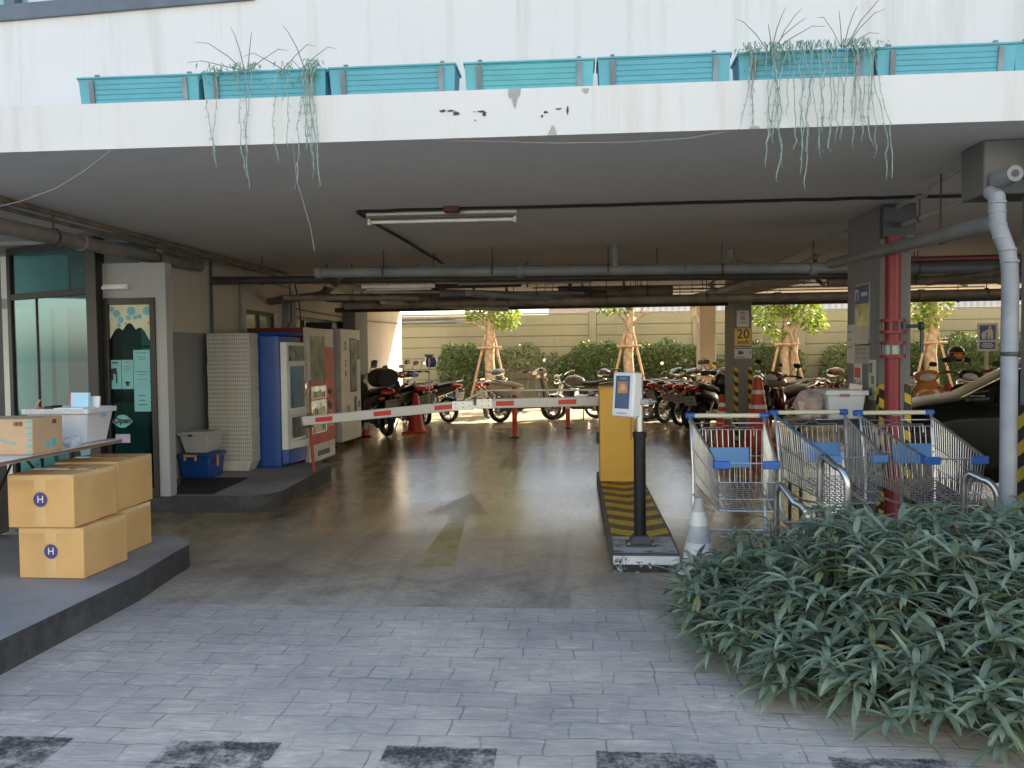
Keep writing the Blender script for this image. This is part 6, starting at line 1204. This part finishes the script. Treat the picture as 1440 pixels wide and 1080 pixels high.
# ------------------------------------------------------------------ dark car at the right
def car():
    t = thing('parked_car', 'dark glossy car parked nose in beyond the rightmost cart', 'car', (4.77, 8.34, 0), R(160)); L2 = 2.05
    cp = mat('car_dark_paint', (.006, .0055, .005), .35, var=.1, spec=.3); gl = mat('car_dark_glass', (.008, .009, .011), .08, spec=.3)
    # stations: x, sill z, belt z, half width, top z, top half width
    st_ = [(2.02, .42, .58, .55, .62, .45), (1.95, .30, .66, .74, .72, .60), (1.75, .24, .74, .84, .84, .70), (1.35, .22, .80, .875, .94, .74), (1.02, .22, .88, .88, 1.00, .74), (.35, .22, .93, .885, 1.38, .62), (-.05, .22, .95, .885, 1.47, .60), (-.9, .22, .97, .885, 1.49, .60), (-1.5, .24, .98, .87, 1.42, .58), (-1.88, .30, .95, .82, 1.10, .58), (-2.0, .40, .85, .70, .92, .55)]
    s = MB(); vs = []; fs = []; K = 10
    for (x, z0, zb, hw, zt, tw) in st_:
        vs += [(x, -hw*.9, z0), (x, -hw, z0+.18*(zb-z0)+.02), (x, -hw*1.01, zb-.12*(zb-z0)), (x, -hw*.965, zb), (x, -tw, zt-.03), (x, -tw*.55, zt), (x, tw*.55, zt), (x, tw, zt-.03), (x, hw*.965, zb), (x, hw*1.01, zb-.12*(zb-z0)), (x, hw, z0+.18*(zb-z0)+.02), (x, hw*.9, z0)]
    m_ = 12
    for i in range(len(st_)-1):
        for k in range(m_): fs.append((i*m_+k, i*m_+(k+1) % m_, (i+1)*m_+(k+1) % m_, (i+1)*m_+k))
    fs.append(tuple(range(m_-1, -1, -1))); fs.append(tuple((len(st_)-1)*m_+k for k in range(m_)))
    s.add(vs, fs); o = build('body', s, cp, t, angle=50); b = o.modifiers.new('bevel', 'BEVEL'); b.width = .03; b.segments = 3; b.limit_method = 'ANGLE'; b.angle_limit = R(25)
    P = lambda i, k: Vector(vs[i*m_+k])
    def pane(nm, pts, off):
        n_ = (pts[1]-pts[0]).cross(pts[2]-pts[0]).normalized(); c = sum(pts, Vector())/len(pts)
        if n_.dot(c-Vector((0, 0, .8))) < 0: n_ = -n_
        s = MB(); s.add([p.lerp(c, .06)+n_*off for p in pts], [tuple(range(len(pts)))]); build(nm, s, gl, t, smooth=False)
    pane('windscreen', [P(4, 4), P(4, 7), P(5, 7), P(5, 4)], .012)
    for a, c_ in ((8, 7), (3, 4)):
        pane('side_window', [P(4, a).lerp(P(5, a), .3), P(6, a), P(6, c_), P(5, c_)], .014); pane('side_window', [P(6, a), P(8, a), P(8, c_), P(6, c_)], .014)
    for x in (1.28, -1.3):
        for sg in (-1, 1):
            s = MB(); s.lathe([(.2, -.10), (.30, -.11), (.325, -.08), (.325, .08), (.30, .11), (.2, .10)], (x, sg*.80, .325), 28, 'y'); wl = build('wheel', s, rub, t); s = MB(); s.lathe([(.05, -.118), (.2, -.112), (.21, -.10), (.21, .10), (.2, .112), (.05, .118)], (x, sg*.80, .325), 20, 'y'); build('rim', s, rimm, wl)
            s = MB(); s.lathe([(.33, -.012), (.37, -.012), (.37, .012), (.33, .012)], (x, sg*.885, .325), 28, 'y'); build('wheel_arch', s, blkp, t)
    for sg in (-1, 1):
        s = MB(); s.loft([(.78, (sg*.98, 1.0), .02, .03), (.82, (sg*1.0, 1.0), .10, .075), (.95, (sg*.99, .99), .09, .06), (1.0, (sg*.98, .98), .03, .03)], 'x', 14, 2.6); mr = build('wing_mirror', s, cp, t); s = MB(); s.bx(.86, sg*1.06-.01, 1.02, .97, sg*1.06+.03, 1.035); build('mirror_indicator', s, chr_, mr, bevel=.004)
        s = MB(); s.loft([(1.60, (sg*.70, .74), .10, .04), (1.80, (sg*.66, .71), .12, .06), (1.96, (sg*.58, .66), .06, .04)], 'x', 12, 2.6); build('headlight', s, lens, t)
        for x in (-.28, -1.15): s = MB(); s.tube([(x, sg*.905, .84), (x+.02, sg*.925, .845), (x+.16, sg*.925, .845), (x+.18, sg*.905, .84)], .012, 8); build('door_handle', s, chr_, t)
        for x in (.62, -.42): s = MB(); s.bx(x, sg*.888-.006, .30, x+.006, sg*.888+.008, .9); build('door_seam', s, blkp, t, smooth=False)
    s = MB(); s.bx(1.96, -.4, .50, 2.035, .4, .60); build('grille', s, blkp, t, bevel=.01)
car()

# ------------------------------------------------------------------ the leafy bush in the foreground bed
BED = [(.79, 4.72), (.76, 4.08), (.88, 3.60), (1.20, 3.26), (1.7, 3.10), (2.6, 3.02), (3.6, 3.0), (3.6, 4.98), (1.3, 4.98), (.9, 4.92)]
s = MB().add([(x, y, .012) for x, y in BED], [tuple(range(len(BED)))]); s.v = [Vector((2.2+(p.x-2.2)*.93, 4.05+(p.y-4.05)*.88, p.z)) for p in s.v]; struct('planting_bed', s, soil, smooth=False)
def inside(x, y):
    c = False; n = len(BED)
    for i in range(n):
        (x1, y1), (x2, y2) = BED[i], BED[(i+1) % n]
        if (y1 > y) != (y2 > y) and x < (x2-x1)*(y-y1)/(y2-y1)+x1: c = not c
    return c
def edge(x, y):
    best = (9, 0, 0)
    for i in range(len(BED)):
        a, b = Vector(BED[i]), Vector(BED[(i+1) % len(BED)]); p = Vector((x, y)); u_ = max(0, min(1, (p-a).dot(b-a)/(b-a).length_squared)); q = a+(b-a)*u_; d = (p-q).length
        if d < best[0]: best = (d, *( (q-p).normalized() if d > 1e-6 else (0, 0)))
    return best
bush = thing('leafy_bush', 'broad grey green bush of narrow leaves filling the kerbside bed', 'bush', (2, 4, 0)); o_ = (2, 4, 0)
qr = random.Random(5); stems = MB(o_); lv = MB(o_); fl = MB(o_)
def lance(c, d, l, w_, mi, droop):
    up = Vector((0, 0, 1)); side = d.cross(up)
    if side.length < .05: side = Vector((1, 0, 0))
    side.normalize(); side = (side + Vector((0, 0, qr.uniform(-.25, .25)))).normalized(); nrm = side.cross(d).normalized(); N = 4; vs = []
    for i in range(N+1):
        u_ = i/N; p = c+d*l*u_+Vector((0, 0, -droop*l*u_*u_)); ww = w_*math.sin(math.pi*min(1, .08+u_*.92))**.8*(1 if i < N else 0); fold = nrm*ww*.35
        vs += [p-side*ww+fold, p, p+side*ww+fold]
    fs = []
    for i in range(N): fs += [(i*3, i*3+1, i*3+4, i*3+3), (i*3+1, i*3+2, i*3+5, i*3+4)]
    lv.add(vs, fs, mi)
ns = 0
while ns < 1250:
    x, y = qr.uniform(.65, 3.5), qr.uniform(2.98, 5.0)
    if not inside(x, y): continue
    d, ex, ey = edge(x, y)
    if ns > 900 and d > .2: continue
    ns += 1
    h = .56*min(1, (d/.42))**.55*qr.uniform(.80, 1.10); h = max(h, .10); lean = .22*max(0, 1-d/.35)
    if ns > 900: h = qr.uniform(.07, .3); lean *= 1.1
    if x > 3.2: lean = 0
    p0 = Vector((x, y, 0)); p1 = Vector((x+ex*lean+qr.gauss(0, .03), y+ey*lean+qr.gauss(0, .03), h)); stems.tube([p0, p0.lerp(p1, .55)+Vector((0, 0, .03)), p1], [.005, .004, .003], 5)
    nw = 4 if h > .3 else 2
    for k in range(nw):
        c = p0.lerp(p1, 1-k*.19) + Vector((0, 0, 0)); nl = qr.choice((5, 6, 7)) if k == 0 else 5; a0 = qr.uniform(0, 6.28)
        for j in range(nl):
            a = a0+j*6.283/nl+qr.uniform(-.35, .35); el = qr.uniform(.05, .75) if k == 0 else qr.uniform(-.25, .4)
            dd = Vector((math.cos(a)*math.cos(el)+ex*lean*1.5, math.sin(a)*math.cos(el)+ey*lean*1.5, math.sin(el))).normalized()
            lance(c, dd, qr.uniform(.085, .205), qr.uniform(.009, .0165), qr.choices((0, 1, 2, 3, 4), (4, 4, 3, .6, .12))[0], qr.uniform(.1, .6))
lm = [mat('bush_leaf_a', (.25, .325, .225), .30, var=.3, vscale=9, transl=.42, spec=1.0), mat('bush_leaf_b', (.31, .39, .275), .30, var=.3, vscale=9, transl=.42, spec=1.0), mat('bush_leaf_c', (.20, .265, .18), .33, var=.3, vscale=9, transl=.42, spec=1.0), mat('bush_leaf_d', (.24, .29, .12), .4, var=.2, vscale=9, transl=.3), mat('bush_leaf_dry', (.36, .25, .12), .7, var=.3, vscale=9, transl=.2)]
build('stems', stems, mat('bush_stem', (.06, .065, .035), .7), bush); build('leaves', lv, lm, bush, angle=180)
for (x, y, z) in ((1.25, 3.75, .52), (2.25, 3.75, .60), (1.45, 4.3, .57), (2.6, 4.1, .58), (1.0, 4.5, .47), (2.2, 3.3, .35), (1.55, 3.3, .28)):
    f_ = MB(o_)
    for k in range(5):
        a = k*1.257; c = Vector((x, y, z)); d = Vector((math.cos(a), math.sin(a), .35)); e_ = Vector((-math.sin(a), math.cos(a), 0)); f_.add([c, c+d*.016+e_*.009, c+d*.024, c+d*.016-e_*.009], [(0, 1, 2, 3)])
    build('flower', f_, mat('violet_petal', (.28, .20, .50), .5, transl=.3), bush, smooth=False)
# a few fallen leaves and grit on the paving
s = MB()
for _ in range(120):
    x, y = (qr.uniform(-2.3, 1.2), qr.uniform(3.0, 5.4)) if qr.random() < .4 else (qr.uniform(.3, 1.6), qr.uniform(2.85, 4.8)); a = qr.uniform(0, 6.28); l = qr.uniform(.006, .016); w_ = l*.4
    if inside(x, y): continue
    ca, sa = math.cos(a), math.sin(a); s.add([(x, y, .005), (x+l*ca*.5-w_*sa, y+l*sa*.5+w_*ca, .007), (x+l*ca, y+l*sa, .005), (x+l*ca*.5+w_*sa, y+l*sa*.5-w_*ca, .006)], [(0, 1, 2, 3)])
o = build('leaf_litter', s, mat('dry_leaf', (.20, .15, .09), .8, var=.5, vscale=3), smooth=False); o['kind'] = 'stuff'
